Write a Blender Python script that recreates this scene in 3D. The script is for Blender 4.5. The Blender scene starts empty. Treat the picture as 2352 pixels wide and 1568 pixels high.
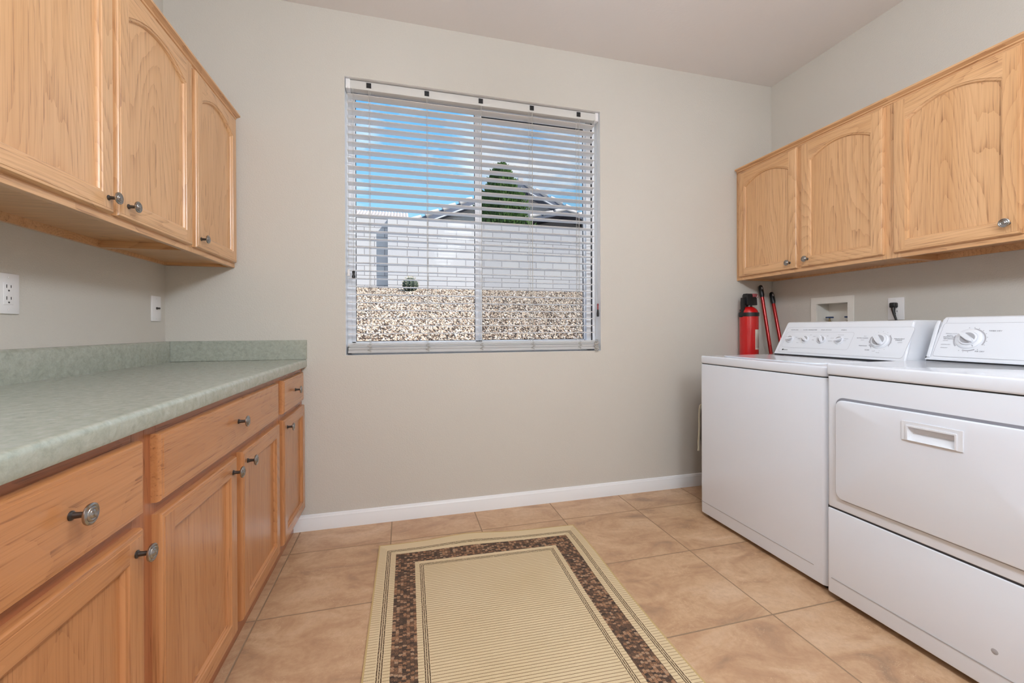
import bpy, bmesh, math, random
import numpy as np
from mathutils import Vector, Matrix
R = math.radians; PI = math.pi
random.seed(7)
C = bpy.context.scene.collection
scene = bpy.context.scene

# ------------------------------------------------------------------ camera
F_PX, YAW, PITCH, ROLL, CY, CAM_H = 956.93, R(14.7177), R(-.1514), R(-.2239), 757.61, 1.0707
fwd = Vector((math.sin(YAW)*math.cos(PITCH), math.cos(YAW)*math.cos(PITCH), math.sin(PITCH)))
rgt = Vector((math.cos(YAW), -math.sin(YAW), 0)); up = rgt.cross(fwd)
r2 = rgt*math.cos(ROLL)+up*math.sin(ROLL); u2 = -rgt*math.sin(ROLL)+up*math.cos(ROLL)
cam = bpy.data.cameras.new('camera'); cam_o = bpy.data.objects.new('camera', cam); C.objects.link(cam_o)
cam.sensor_width = 36; cam.lens = F_PX/2352*36; cam.shift_y = -(784-CY)/2352; cam.clip_start = .02
M = Matrix((r2, u2, -fwd)).transposed().to_4x4(); M.translation = Vector((0, 0, CAM_H)); cam_o.matrix_world = M
scene.camera = cam_o

# ------------------------------------------------------------------ room measures
XL, XR, YB, YN, ZC = -1.1351, 2.5716, 2.4274, -1.6, 2.80
WX0, WX1, WZ0, WZ1 = -.300, 1.2229, .9297, 2.4513
EXPOSURE = 0.3

# ------------------------------------------------------------------ nodes helper
class NT:
    def __init__(s, tree): s.t = tree
    def n(s, typ, ins=None, **kw):
        nd = s.t.nodes.new(typ)
        for k, v in kw.items(): setattr(nd, k, v)
        for k, v in (ins or {}).items():
            sock = nd.inputs[k]
            if hasattr(v, 'is_linked') or isinstance(v, bpy.types.NodeSocket): s.t.links.new(v, sock)
            else: sock.default_value = v
        return nd
    def m(s, op, a, b=0.0, c=0.0): return s.n('ShaderNodeMath', {0: a, 1: b, 2: c}, operation=op).outputs[0]
    def clampm(s, op, a, b=0.0): return s.n('ShaderNodeMath', {0: a, 1: b}, operation=op, use_clamp=True).outputs[0]
    def band(s, x, lo, hi): return s.m('MULTIPLY', s.m('GREATER_THAN', x, lo), s.m('LESS_THAN', x, hi))
    def mix(s, f, a, b, bt='MIX'):
        nd = s.n('ShaderNodeMix', data_type='RGBA', blend_type=bt)
        for i, v in ((0, f), (6, a), (7, b)):
            if isinstance(v, bpy.types.NodeSocket): s.t.links.new(v, nd.inputs[i])
            else: nd.inputs[i].default_value = (*v, 1) if (i and len(v) == 3) else v
        return nd.outputs[2]
    def ramp(s, f, stops):
        nd = s.n('ShaderNodeValToRGB', {0: f}); cr = nd.color_ramp
        while len(cr.elements) < len(stops): cr.elements.new(.5)
        for e, (p, c) in zip(cr.elements, stops): e.position = p; e.color = (*c, 1) if not isinstance(c, (int, float)) else (c, c, c, 1)
        return nd.outputs[0]
    def noise(s, vec, scale, detail=2, rough=.5, dist=0.0):
        return s.n('ShaderNodeTexNoise', {'Vector': vec, 'Scale': scale, 'Detail': detail, 'Roughness': rough, 'Distortion': dist})
    def obj(s): return s.n('ShaderNodeTexCoord').outputs['Object']
    def vm(s, op, a, b=(0, 0, 0)): return s.n('ShaderNodeVectorMath', {0: a, 1: b}, operation=op).outputs[0]
    def sep(s, v):
        nd = s.n('ShaderNodeSeparateXYZ', {0: v}); return nd.outputs[0], nd.outputs[1], nd.outputs[2]
    def comb(s, x=0.0, y=0.0, z=0.0): return s.n('ShaderNodeCombineXYZ', {0: x, 1: y, 2: z}).outputs[0]
    def bump(s, h, strength, dist): return s.n('ShaderNodeBump', {'Height': h, 'Strength': strength, 'Distance': dist}).outputs[0]

def srgb(r, g, b): return tuple(((c/255)/12.92 if c/255 <= .04045 else ((c/255+.055)/1.055)**2.4) for c in (r, g, b))
def new_mat(name):
    m = bpy.data.materials.new(name); m.use_nodes = True; m.node_tree.nodes.clear(); nt = NT(m.node_tree)
    b = nt.n('ShaderNodeBsdfPrincipled'); o = nt.n('ShaderNodeOutputMaterial'); m.node_tree.links.new(b.outputs[0], o.inputs[0])
    return m, nt, b, o
def setb(nt, b, **kw):
    for k, v in kw.items():
        k = k.replace('_', ' ')
        if isinstance(v, bpy.types.NodeSocket): nt.t.links.new(v, b.inputs[k])
        else: b.inputs[k].default_value = (*v, 1) if (k in ('Base Color', 'Specular Tint') and len(v) == 3) else v
def plain(name, col, rough=.5, metal=0.0, var=.04, scale=8, coat=0.0, spec=.5):
    m, nt, b, o = new_mat(name)
    n = nt.noise(nt.obj(), scale, 3).outputs[0]
    c2 = tuple(c*(1-var*2) for c in col)
    setb(nt, b, Base_Color=nt.mix(n, col, c2), Roughness=rough, Metallic=metal, Coat_Weight=coat)
    b.inputs['Specular IOR Level'].default_value = spec
    return m

# ------------------------------------------------------------------ sky, sun, added fill lamps, exposure
w = bpy.data.worlds.new('World'); scene.world = w; w.use_nodes = True; wt = NT(w.node_tree); w.node_tree.nodes.clear()
gen = wt.n('ShaderNodeTexCoord').outputs['Generated']; sx, sy, sz = wt.sep(gen)
skyc = wt.ramp(wt.m('MAXIMUM', sz, 0.0), [(0, (.36, .62, .76)), (.22, (.28, .56, .78)), (.42, (.14, .41, .76)), (1, (.07, .26, .70))])
zz = wt.m('ADD', wt.m('MAXIMUM', sz, 0.0), .12)
cv = wt.comb(wt.m('DIVIDE', sx, zz), wt.m('DIVIDE', sy, zz), 0.0)
cl = wt.noise(wt.vm('ADD', cv, (2.3, 5.1, 0)), 1.15, 6, .55, .3).outputs[0]
clouds = wt.ramp(cl, [(.50, 0.0), (.64, 1.0)])
col = wt.mix(clouds, skyc, wt.mix(wt.n('ShaderNodeMapRange', {0: sz, 1: .5, 2: .8, 3: 0.0, 4: 1.0}).outputs[0], (.80, .83, .87), (1.5, 1.53, 1.58)))
ground = wt.mix(wt.m('LESS_THAN', sz, 0.0), col, (.45, .40, .34))
bg = wt.n('ShaderNodeBackground', {0: ground, 1: 1.2}); wo = wt.n('ShaderNodeOutputWorld'); w.node_tree.links.new(bg.outputs[0], wo.inputs[0])
sun = bpy.data.lights.new('sun', 'SUN'); sun.energy = 5.7; sun.angle = R(.5); sun.color = (1, .965, .91)
so = bpy.data.objects.new('sun', sun); C.objects.link(so)
so.rotation_euler = Vector((.55, -.36, .75)).to_track_quat('Z', 'Y').to_euler()
FILL_GLOW = 40.0                                   # three unseen globes added to light the room
FILL_LAMPS = ((.60, .45, 'added white globe fill lamp nearest the window'), (.60, -.45, 'added white globe fill lamp in the middle of the room'), (.60, -1.2, 'added white globe fill lamp near the front wall'))
vs = scene.view_settings; vs.view_transform = 'Standard'; vs.look = 'None'; vs.exposure = EXPOSURE; vs.gamma = 1; vs.use_curve_mapping = False
scene.cycles.max_bounces = 10; scene.cycles.diffuse_bounces = 6; scene.cycles.transparent_max_bounces = 24

# ------------------------------------------------------------------ mesh helpers
def add_box(bm, x0, y0, z0, x1, y1, z1, bev=0.0, seg=2, mi=0):
    t = bmesh.new(); bmesh.ops.create_cube(t, size=1)
    for v in t.verts: v.co = Vector(((x0+x1)/2+v.co.x*(x1-x0), (y0+y1)/2+v.co.y*(y1-y0), (z0+z1)/2+v.co.z*(z1-z0)))
    if bev: bmesh.ops.bevel(t, geom=list(t.edges), offset=bev, segments=seg, profile=.5, affect='EDGES')
    merge(bm, t, mi)
def merge(bm, t, mi=None):
    if mi is not None:
        for f in t.faces: f.material_index = mi
    me = bpy.data.meshes.new('tmp'); t.to_mesh(me); t.free(); bm.from_mesh(me); bpy.data.meshes.remove(me)
def add_prism(bm, pts, axis, a0, a1, mi=0, bev=0.0, seg=2):
    """pts: 2D polygon in the two axes other than `axis` (in xyz order)"""
    t = bmesh.new()
    def P(p, a): return {'x': (a, p[0], p[1]), 'y': (p[0], a, p[1]), 'z': (p[0], p[1], a)}[axis]
    A = [t.verts.new(P(p, a0)) for p in pts]; B = [t.verts.new(P(p, a1)) for p in pts]
    t.faces.new(A); t.faces.new(B[::-1])
    for i in range(len(pts)):
        j = (i+1) % len(pts); t.faces.new((A[i], A[j], B[j], B[i]))
    bmesh.ops.recalc_face_normals(t, faces=list(t.faces))
    if bev: bmesh.ops.bevel(t, geom=list(t.edges), offset=bev, segments=seg, profile=.5, affect='EDGES')
    merge(bm, t, mi)
def add_lathe(bm, prof, base, axis, n=24, mi=0, sy=1.0):
    """prof: [(r, h)], base point, axis direction"""
    ax = Vector(axis).normalized(); q = ax.to_track_quat('Z', 'Y'); base = Vector(base); t = bmesh.new(); rings = []
    for r, h in prof:
        rings.append([t.verts.new(base+q @ Vector((r*math.cos(2*PI*i/n), r*sy*math.sin(2*PI*i/n), h))) for i in range(n)] if r > 1e-6 else [t.verts.new(base+q @ Vector((0, 0, h)))])
    for a, b in zip(rings, rings[1:]):
        for i in range(n):
            j = (i+1) % n
            vs_ = [a[i % len(a)], a[j % len(a)], b[j % len(b)], b[i % len(b)]]
            u = []; [u.append(v) for v in vs_ if v not in u]
            if len(u) > 2: t.faces.new(u)
    for r_ in (rings[0], rings[-1]):
        if len(r_) > 1: t.faces.new(r_)
    bmesh.ops.recalc_face_normals(t, faces=list(t.faces)); merge(bm, t, mi)
def add_tube(bm, pts, r, n=8, mi=0, rads=None):
    pts = [Vector(p) for p in pts]; t = bmesh.new(); rings = []
    tan0 = (pts[1]-pts[0]).normalized(); ref = Vector((0, 0, 1)) if abs(tan0.z) < .9 else Vector((1, 0, 0))
    side = tan0.cross(ref).normalized()
    for i, p in enumerate(pts):
        tn = (pts[min(i+1, len(pts)-1)]-pts[max(i-1, 0)]).normalized()
        side = (side-tn*side.dot(tn)).normalized(); b = tn.cross(side); rr = rads[i] if rads else r
        rings.append([t.verts.new(p+(side*math.cos(2*PI*k/n)+b*math.sin(2*PI*k/n))*rr) for k in range(n)])
    for a, b in zip(rings, rings[1:]):
        for k in range(n): t.faces.new((a[k], a[(k+1) % n], b[(k+1) % n], b[k]))
    t.faces.new(rings[0]); t.faces.new(rings[-1][::-1])
    bmesh.ops.recalc_face_normals(t, faces=list(t.faces)); merge(bm, t, mi)
def obj(name, bm, mats, parent=None, smooth=40, xf=None, loc=None):
    """bm is in world metres; with a parent the mesh is stored relative to the thing's base"""
    if xf: bmesh.ops.transform(bm, matrix=xf, verts=list(bm.verts))
    org = Vector((0, 0, 0))
    if parent is not None: org = Vector(parent['base'])
    elif loc is not None: org = Vector(loc)
    for v in bm.verts: v.co -= org
    bmesh.ops.recalc_face_normals(bm, faces=list(bm.faces)) if len(bm.faces) < 60000 else None
    me = bpy.data.meshes.new(name); bm.to_mesh(me); bm.free()
    for m_ in (mats if isinstance(mats, (list, tuple)) else [mats]): me.materials.append(m_)
    if smooth and len(me.polygons):
        me.shade_smooth(); me.set_sharp_from_angle(angle=R(smooth))
    o = bpy.data.objects.new(name, me); C.objects.link(o)
    if parent is not None: o.parent = parent; o['base'] = list(org)
    else: o.location = org; o['base'] = list(org)
    return o
def thing(name, label, cat, base, group=None, kind=None):
    o = bpy.data.objects.new(name, None); C.objects.link(o); o.location = base; o['base'] = list(base); o.empty_display_size = .1
    tag(o, label, cat, group, kind); return o
def tag(o, label=None, cat=None, group=None, kind=None):
    for k, v in (('label', label), ('category', cat), ('group', group), ('kind', kind)):
        if v: o[k] = v
    return o
def NB(): return bmesh.new()
def text_mesh(body, size, origin, ux, uy, align='LEFT', bold=0.0, lift=.0006):
    cu = bpy.data.curves.new('t', 'FONT'); cu.body = body; cu.size = size; cu.align_x = align; cu.align_y = 'CENTER'; cu.extrude = .00015; cu.offset = bold; cu.resolution_u = 2
    ob = bpy.data.objects.new('t', cu); me = bpy.data.meshes.new_from_object(ob)
    ux = Vector(ux).normalized(); uy = Vector(uy).normalized(); n = ux.cross(uy); o = Vector(origin)+n*lift
    bm = NB(); bm.from_mesh(me); bpy.data.objects.remove(ob); bpy.data.curves.remove(cu); bpy.data.meshes.remove(me)
    for v in bm.verts: v.co = o+ux*v.co.x+uy*v.co.y+n*v.co.z
    return bm
def join(*bms):
    a = NB()
    for b in bms: merge(a, b)
    return a

# ------------------------------------------------------------------ materials
def mat_paint(name, c, bumpd=.0024, sc=170):
    m, nt, b, o = new_mat(name); v = nt.obj()
    n = nt.noise(v, sc, 3, .55).outputs[0]; big = nt.noise(v, 1.3, 2).outputs[0]
    setb(nt, b, Base_Color=nt.mix(big, c, tuple(x*.97 for x in c)), Roughness=.62, Normal=nt.bump(n, .55, bumpd)); b.inputs['Specular IOR Level'].default_value = .3
    return m
WALL = mat_paint('wall_paint', srgb(204, 199, 190)); CEIL = mat_paint('ceiling_paint', srgb(228, 224, 222), .0012, 60)
WHITE_TRIM = plain('white_trim', srgb(236, 237, 238), .35, var=.01)
def mat_wood(name, along, light, dark, pore, ring=.34, rough=.3):
    m, nt, b, o = new_mat(name)
    rnd = nt.n('ShaderNodeObjectInfo').outputs['Random']
    v = nt.vm('ADD', nt.obj(), nt.comb(nt.m('MULTIPLY', rnd, 17.0), nt.m('MULTIPLY', rnd, 31.0), nt.m('MULTIPLY', rnd, 23.0)))
    sc = {'z': lambda a, l: (a, a, l), 'y': lambda a, l: (a, l, a), 'x': lambda a, l: (l, a, a)}[along]
    def stretched(a, l): return nt.vm('MULTIPLY', v, sc(a, l))
    jag = nt.noise(stretched(60, 14), 1.0, 2).outputs[0]
    big = nt.noise(stretched(4.2, .75), 1.0, 1.2, .4).outputs[0]
    ph = nt.m('ADD', nt.m('MULTIPLY', big, 30.0), nt.m('MULTIPLY', jag, .5))
    saw = nt.m('FRACT', ph); rings = nt.m('POWER', saw, 3.5)
    pores = nt.ramp(nt.noise(stretched(260, 5.5), 1.0, 2, .6).outputs[0], [(.52, 0.0), (.68, 1.0)])
    fine = nt.noise(stretched(125, 2.2), 1.0, 3, .6).outputs[0]
    tone = nt.noise(stretched(9, .5), 1.0, 1).outputs[0]
    c = nt.mix(nt.ramp(tone, [(.3, 0.0), (.7, 1.0)]), light, tuple(x*y for x, y in zip(light, (.90, .84, .76))))
    c = nt.mix(nt.m('MULTIPLY', rings, ring), c, dark)
    c = nt.mix(nt.m('MULTIPLY', nt.ramp(fine, [(.45, 0.0), (.72, 1.0)]), .30), c, dark)
    c = nt.mix(nt.m('MULTIPLY', nt.m('MULTIPLY', pores, nt.m('ADD', .35, rings)), .55), c, pore)
    setb(nt, b, Base_Color=c, Roughness=rough, Normal=nt.bump(nt.m('ADD', pores, fine), .10, -.0006), Coat_Weight=.25, Coat_Roughness=.22)
    return m
OL, OD, OP = srgb(222, 177, 131), srgb(178, 126, 80), srgb(126, 80, 50)
OAKV = mat_wood('oak_vertical_grain', 'z', OL, OD, OP); OAKH = mat_wood('oak_horizontal_grain', 'y', OL, OD, OP); OAKX = mat_wood('oak_cross_grain', 'x', OL, OD, OP)
BL, BD, BP = srgb(190, 132, 86), srgb(150, 96, 58), srgb(112, 68, 42)
BASEV = mat_wood('warm_oak_vertical_grain', 'z', BL, BD, BP, .16, .24); BASEH = mat_wood('warm_oak_horizontal_grain', 'y', BL, BD, BP, .14, .24)
FL, FD, FP = srgb(166, 104, 68), srgb(130, 76, 48), srgb(98, 56, 36)
FRAMEV = mat_wood('reddish_oak_vertical_grain', 'z', FL, FD, FP, .2, .24); FRAMEH = mat_wood('reddish_oak_horizontal_grain', 'y', FL, FD, FP, .2, .24)
def mat_laminate():
    m, nt, b, o = new_mat('green_mottled_laminate'); v = nt.obj()
    a = nt.noise(v, 48, 6, .7, .5).outputs[0]; f = nt.noise(v, 90, 3, .6).outputs[0]
    c = nt.ramp(a, [(.3, srgb(144, 149, 138)), (.45, srgb(159, 163, 150)), (.58, srgb(167, 170, 159)), (.72, srgb(175, 178, 170))])
    c = nt.mix(nt.m('MULTIPLY', nt.ramp(f, [(.5, 0.0), (.7, 1.0)]), .22), c, srgb(120, 136, 132))
    setb(nt, b, Base_Color=c, Roughness=.26, Normal=nt.bump(f, .05, .0005), Coat_Weight=.3, Coat_Roughness=.2); return m
LAM = mat_laminate()
def mat_tile():
    m, nt, b, o = new_mat('floor_tile'); v = nt.obj(); x, y, z = nt.sep(v)
    S, X0, Y0 = .4652, -.5274, 2.1871
    u = nt.m('DIVIDE', nt.m('SUBTRACT', x, X0), S); t = nt.m('DIVIDE', nt.m('SUBTRACT', y, Y0), S)
    fu = nt.m('FRACT', nt.m('ADD', u, 50.0)); ft = nt.m('FRACT', nt.m('ADD', t, 50.0))
    du = nt.m('MINIMUM', fu, nt.m('SUBTRACT', 1.0, fu)); dt = nt.m('MINIMUM', ft, nt.m('SUBTRACT', 1.0, ft))
    dd = nt.m('MULTIPLY', nt.m('MINIMUM', du, dt), S)
    grout = nt.n('ShaderNodeMapRange', {0: dd, 1: .0022, 2: .0034, 3: 1.0, 4: 0.0}).outputs[0]
    idv = nt.comb(nt.m('FLOOR', u), nt.m('FLOOR', t), 0.0)
    wn = nt.n('ShaderNodeTexWhiteNoise', {0: idv}, noise_dimensions='3D'); rv = wn.outputs[1]; rr = wn.outputs[0]
    vv = nt.vm('ADD', v, nt.vm('MULTIPLY', rv, (9, 9, 9)))
    a = nt.noise(nt.vm('MULTIPLY', vv, (1, 1.7, 1)), 4.2, 7, .62, .8).outputs[0]
    c = nt.ramp(a, [(.30, srgb(156, 126, 100)), (.43, srgb(186, 148, 114)), (.55, srgb(202, 166, 130)), (.68, srgb(212, 180, 148)), (.8, srgb(192, 162, 136))])
    f = nt.noise(vv, 46, 5, .7).outputs[0]
    c = nt.mix(nt.m('MULTIPLY', nt.ramp(f, [(.42, 0.0), (.66, 1.0)]), .28), c, srgb(158, 116, 84))
    ve = nt.noise(vv, 11, 5, .65, 2.2).outputs[0]
    vein = nt.m('MULTIPLY', nt.band(ve, .496, .504), nt.m('GREATER_THAN', nt.noise(vv, 6, 1).outputs[0], .54))
    c = nt.mix(nt.m('MULTIPLY', vein, .55), c, srgb(226, 196, 160))
    c = nt.mix(nt.m('MULTIPLY', rr, .18), c, srgb(186, 142, 116))
    c = nt.mix(grout, c, srgb(150, 124, 98))
    h = nt.m('SUBTRACT', nt.m('MULTIPLY', a, .25), grout)
    setb(nt, b, Base_Color=c, Roughness=nt.m('ADD', .36, nt.m('MULTIPLY', grout, .4)), Normal=nt.bump(h, .5, .0022)); return m
TILE = mat_tile()
RUG_W, RUG_L = 1.005, 1.56
def mat_rug():
    m, nt, b, o = new_mat('woven_rug'); uv = nt.n('ShaderNodeTexCoord').outputs['UV']; u, v, _ = nt.sep(uv)
    dL = nt.m('MINIMUM', u, nt.m('SUBTRACT', RUG_W, u)); dT = nt.m('SUBTRACT', nt.m('MINIMUM', v, nt.m('SUBTRACT', RUG_L, v)), .018)
    wob = nt.m('MULTIPLY', nt.m('SUBTRACT', nt.noise(uv, 60, 2).outputs[0], .5), .003)
    d = nt.m('ADD', nt.m('MINIMUM', dL, dT), wob)
    base = nt.mix(nt.noise(uv, 3.5, 3).outputs[0], srgb(232, 214, 180), srgb(218, 196, 156))
    weave = nt.m('MULTIPLY', nt.m('SINE', nt.m('MULTIPLY', u, 2*PI/.0042)), nt.m('SINE', nt.m('MULTIPLY', v, 2*PI/.0042)))
    base = nt.mix(nt.clampm('MULTIPLY', nt.noise(nt.vm('MULTIPLY', uv, (300, 500, 1)), 1, 2).outputs[0], .45), base, srgb(180, 150, 112))
    # thin brown weft lines
    per = .0122; fr = nt.m('FRACT', nt.m('ADD', nt.m('DIVIDE', v, per), nt.m('MULTIPLY', nt.noise(uv, 9, 1).outputs[0], .16)))
    dash = nt.m('GREATER_THAN', nt.m('FRACT', nt.m('DIVIDE', u, .0052)), .25)
    line = nt.m('MULTIPLY', nt.m('LESS_THAN', fr, .19), nt.m('ADD', .55, nt.m('MULTIPLY', dash, .45)))
    field = nt.m('GREATER_THAN', d, .207); outer = nt.band(dL, .006, .038); gapc = nt.band(d, .061, .083); gapi = nt.band(d, .168, .187)
    sidey = nt.m('LESS_THAN', dL, nt.m('ADD', dT, .01))
    w1 = nt.m('ADD', field, nt.m('MULTIPLY', nt.m('MULTIPLY', nt.m('ADD', outer, nt.m('ADD', gapc, gapi)), sidey), .8))
    c = nt.mix(nt.m('MULTIPLY', nt.m('MULTIPLY', line, w1), .85), base, srgb(112, 78, 46))
    DK, BR, OR = srgb(66, 56, 50), srgb(112, 86, 68), srgb(164, 120, 88)
    def triple(lo, hi):
        k = nt.m('MULTIPLY', nt.m('DIVIDE', nt.m('SUBTRACT', d, lo), hi-lo), 3.0)
        inn = nt.band(d, lo, hi)
        return nt.m('MULTIPLY', inn, nt.m('LESS_THAN', nt.m('ABSOLUTE', nt.m('SUBTRACT', nt.m('FRACT', k), .5)), .27))
    tr = nt.m('ADD', triple(.040, .061), triple(.187, .207))
    dash2 = nt.m('GREATER_THAN', nt.noise(nt.vm('MULTIPLY', uv, (190, 190, 1)), 1, 1).outputs[0], .40)
    c = nt.mix(nt.m('MULTIPLY', tr, nt.m('ADD', .45, nt.m('MULTIPLY', dash2, .5))), c, srgb(82, 60, 44))
    # basket weave band
    wv = nt.noise(uv, 130, 1); cu_ = nt.m('DIVIDE', nt.m('ADD', u, nt.m('MULTIPLY', wv.outputs[0], .010)), .0125); cv_ = nt.m('DIVIDE', nt.m('ADD', v, nt.m('MULTIPLY', wv.outputs[0], .007)), .0085)
    cell = nt.comb(nt.m('FLOOR', cu_), nt.m('FLOOR', nt.m('ADD', cv_, nt.m('MULTIPLY', nt.m('MODULO', nt.m('FLOOR', nt.m('ABSOLUTE', cu_)), 2.0), .5))), 0.0)
    wn = nt.n('ShaderNodeTexWhiteNoise', {0: cell}, noise_dimensions='3D').outputs[0]
    fib = nt.noise(nt.vm('MULTIPLY', uv, (260, 420, 1)), 1, 2, .6).outputs[0]
    bc = nt.ramp(nt.m('ADD', nt.m('MULTIPLY', wn, .50), nt.m('MULTIPLY', fib, .58)), [(.26, DK), (.42, srgb(92, 74, 62)), (.56, BR), (.68, OR), (.82, srgb(170, 146, 122))])
    eu = nt.m('ABSOLUTE', nt.m('SUBTRACT', nt.m('FRACT', cu_), .5)); gapb = nt.m('GREATER_THAN', eu, .42)
    bc = nt.mix(nt.m('MULTIPLY', gapb, .6), bc, DK)
    c = nt.mix(nt.band(d, .083, .168), c, bc)
    edge = nt.m('LESS_THAN', nt.m('MINIMUM', dL, nt.m('ADD', dT, .018)), .006)
    c = nt.mix(edge, c, srgb(196, 168, 118))
    h = nt.m('ADD', weave, nt.m('MULTIPLY', nt.m('SUBTRACT', 1.0, line), 1.2))
    setb(nt, b, Base_Color=c, Roughness=.9, Normal=nt.bump(h, .35, .0012)); b.inputs['Specular IOR Level'].default_value = .2; return m
RUG = mat_rug()
ENAMEL = plain('white_enamel', srgb(226, 231, 240), .16, var=.008, coat=.4); ENAMEL_MATTE = plain('white_plastic', srgb(224, 227, 233), .3, var=.008)
ENAMEL_GREY = plain('pale_grey_plastic', srgb(168, 168, 172), .35, var=.01); DARKGAP = plain('dark_gap', srgb(48, 48, 52), .7); PRINT = plain('grey_print', srgb(122, 122, 130), .6, var=0); BLACKP = plain('black_print', srgb(25, 25, 28), .5, var=0)
PRINTL = plain('pale_print', srgb(172, 172, 178), .6, var=0)
NICKEL = plain('brushed_nickel', (.40, .385, .37), .22, 1.0, var=.05, scale=60); DARKMETAL = plain('dark_metal', (.10, .09, .085), .35, .9)
BLACK = plain('black_plastic', srgb(26, 26, 28), .38); RED = plain('red_paint', srgb(200, 18, 22), .22, coat=.5); REDMETAL = plain('red_metallic_tube', srgb(172, 26, 24), .25, .35, coat=.4)
PAPER = plain('printed_paper', srgb(222, 214, 200), .7); PLATE = plain('white_plate', srgb(232, 230, 230), .35, var=.01); SLOT = plain('slot_dark', srgb(40, 38, 36), .8)
BLUE = plain('blue_handle', srgb(34, 60, 104), .45); BRASS = plain('aged_brass', (.30, .22, .10), .4, .9); BOXW = plain('white_box_plastic', srgb(226, 222, 214), .4, var=.01)
CREAM = plain('cream_webbing', srgb(214, 206, 184), .85); GREYCLOTH = plain('grey_cloth', srgb(74, 68, 66), .9); CORD = plain('pale_cord', srgb(190, 187, 180), .8); PINKRED = plain('dull_red', srgb(150, 74, 78), .5)
VINYL = plain('white_vinyl', srgb(246, 247, 250), .35, var=.01); GASKET = plain('dark_gasket', srgb(38, 38, 46), .6)
def mat_slat():
    m, nt, b, o = new_mat('slat_white'); setb(nt, b, Base_Color=srgb(248, 247, 246), Roughness=.4)
    tr = nt.n('ShaderNodeBsdfTranslucent', {0: (*srgb(250, 249, 248), 1)}); mx = nt.n('ShaderNodeMixShader', {0: .68, 1: b.outputs[0], 2: tr.outputs[0]}); nt.t.links.new(mx.outputs[0], o.inputs[0]); return m
SLAT = mat_slat()
def mat_glass(name, tint, gl, gray=0.0):
    m, nt, b, o = new_mat(name); nt.t.nodes.remove(b)
    t = nt.n('ShaderNodeBsdfTransparent', {0: (*tint, 1)}); g = nt.n('ShaderNodeBsdfGlossy', {0: (1, 1, 1, 1), 1: .02})
    mx = nt.n('ShaderNodeMixShader', {0: gl, 1: t.outputs[0], 2: g.outputs[0]}); last = mx
    if gray:
        df = nt.n('ShaderNodeBsdfDiffuse', {0: (.03, .03, .035, 1)}); last = nt.n('ShaderNodeMixShader', {0: gray, 1: t.outputs[0], 2: df.outputs[0]})
    nt.t.links.new(last.outputs[0], o.inputs[0]); return m
GLASS = mat_glass('window_glass', (.98, .985, .985), .002); SCREEN = mat_glass('insect_screen_mesh', (1, 1, 1), .0, .14)
def mat_block():
    m, nt, b, o = new_mat('painted_block'); x, y, z = nt.sep(nt.obj())
    br = nt.n('ShaderNodeTexBrick', {'Vector': nt.comb(x, z, 0.0), 'Color1': (*srgb(214, 209, 207), 1), 'Color2': (*srgb(205, 201, 202), 1), 'Mortar': (*srgb(120, 114, 114), 1), 'Scale': 1.0, 'Mortar Size': .006, 'Mortar Smooth': .3, 'Brick Width': .406, 'Row Height': .2032})
    n = nt.noise(nt.obj(), 60, 4).outputs[0]
    setb(nt, b, Base_Color=nt.mix(nt.m('MULTIPLY', n, .18), br.outputs[0], srgb(160, 154, 150)), Roughness=.9, Normal=nt.bump(n, .4, .006)); return m
BLOCK = mat_block()
def mat_gravel():
    m, nt, b, o = new_mat('desert_gravel')
    r = nt.n('ShaderNodeNewGeometry').outputs['Random Per Island']
    c = nt.ramp(r, [(0, srgb(60, 50, 44)), (.2, srgb(120, 98, 82)), (.4, srgb(190, 164, 138)), (.6, srgb(226, 208, 184)), (.8, srgb(160, 132, 112)), (1, srgb(245, 238, 228))])
    setb(nt, b, Base_Color=c, Roughness=.9); return m
GRAVEL = mat_gravel(); SOIL = plain('dusty_soil', srgb(96, 80, 68), .95, var=.2, scale=30)  # soil darkened so its colour holds the shadow between stones
STUCCO = plain('pale_stucco', srgb(214, 208, 204), .9, var=.1, scale=50); STUCCO_D = plain('grey_stucco', srgb(150, 140, 138), .9, var=.1, scale=50)
TILEROOF = plain('pale_roof_tile', srgb(226, 216, 210), .8, var=.08, scale=20); FASCIA = plain('white_fascia', srgb(232, 230, 232), .6); SLATEF = plain('grey_blue_board', srgb(104, 108, 122), .7)
FOLIAGE = plain('cypress_foliage', srgb(92, 132, 46), .7, var=.42, scale=9); TRUNK = plain('bark', srgb(92, 70, 52), .9); CACTUS = plain('cactus_skin', srgb(64, 76, 58), .7, var=.2); SPINE = plain('pale_spine', srgb(212, 200, 176), .6)

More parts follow.
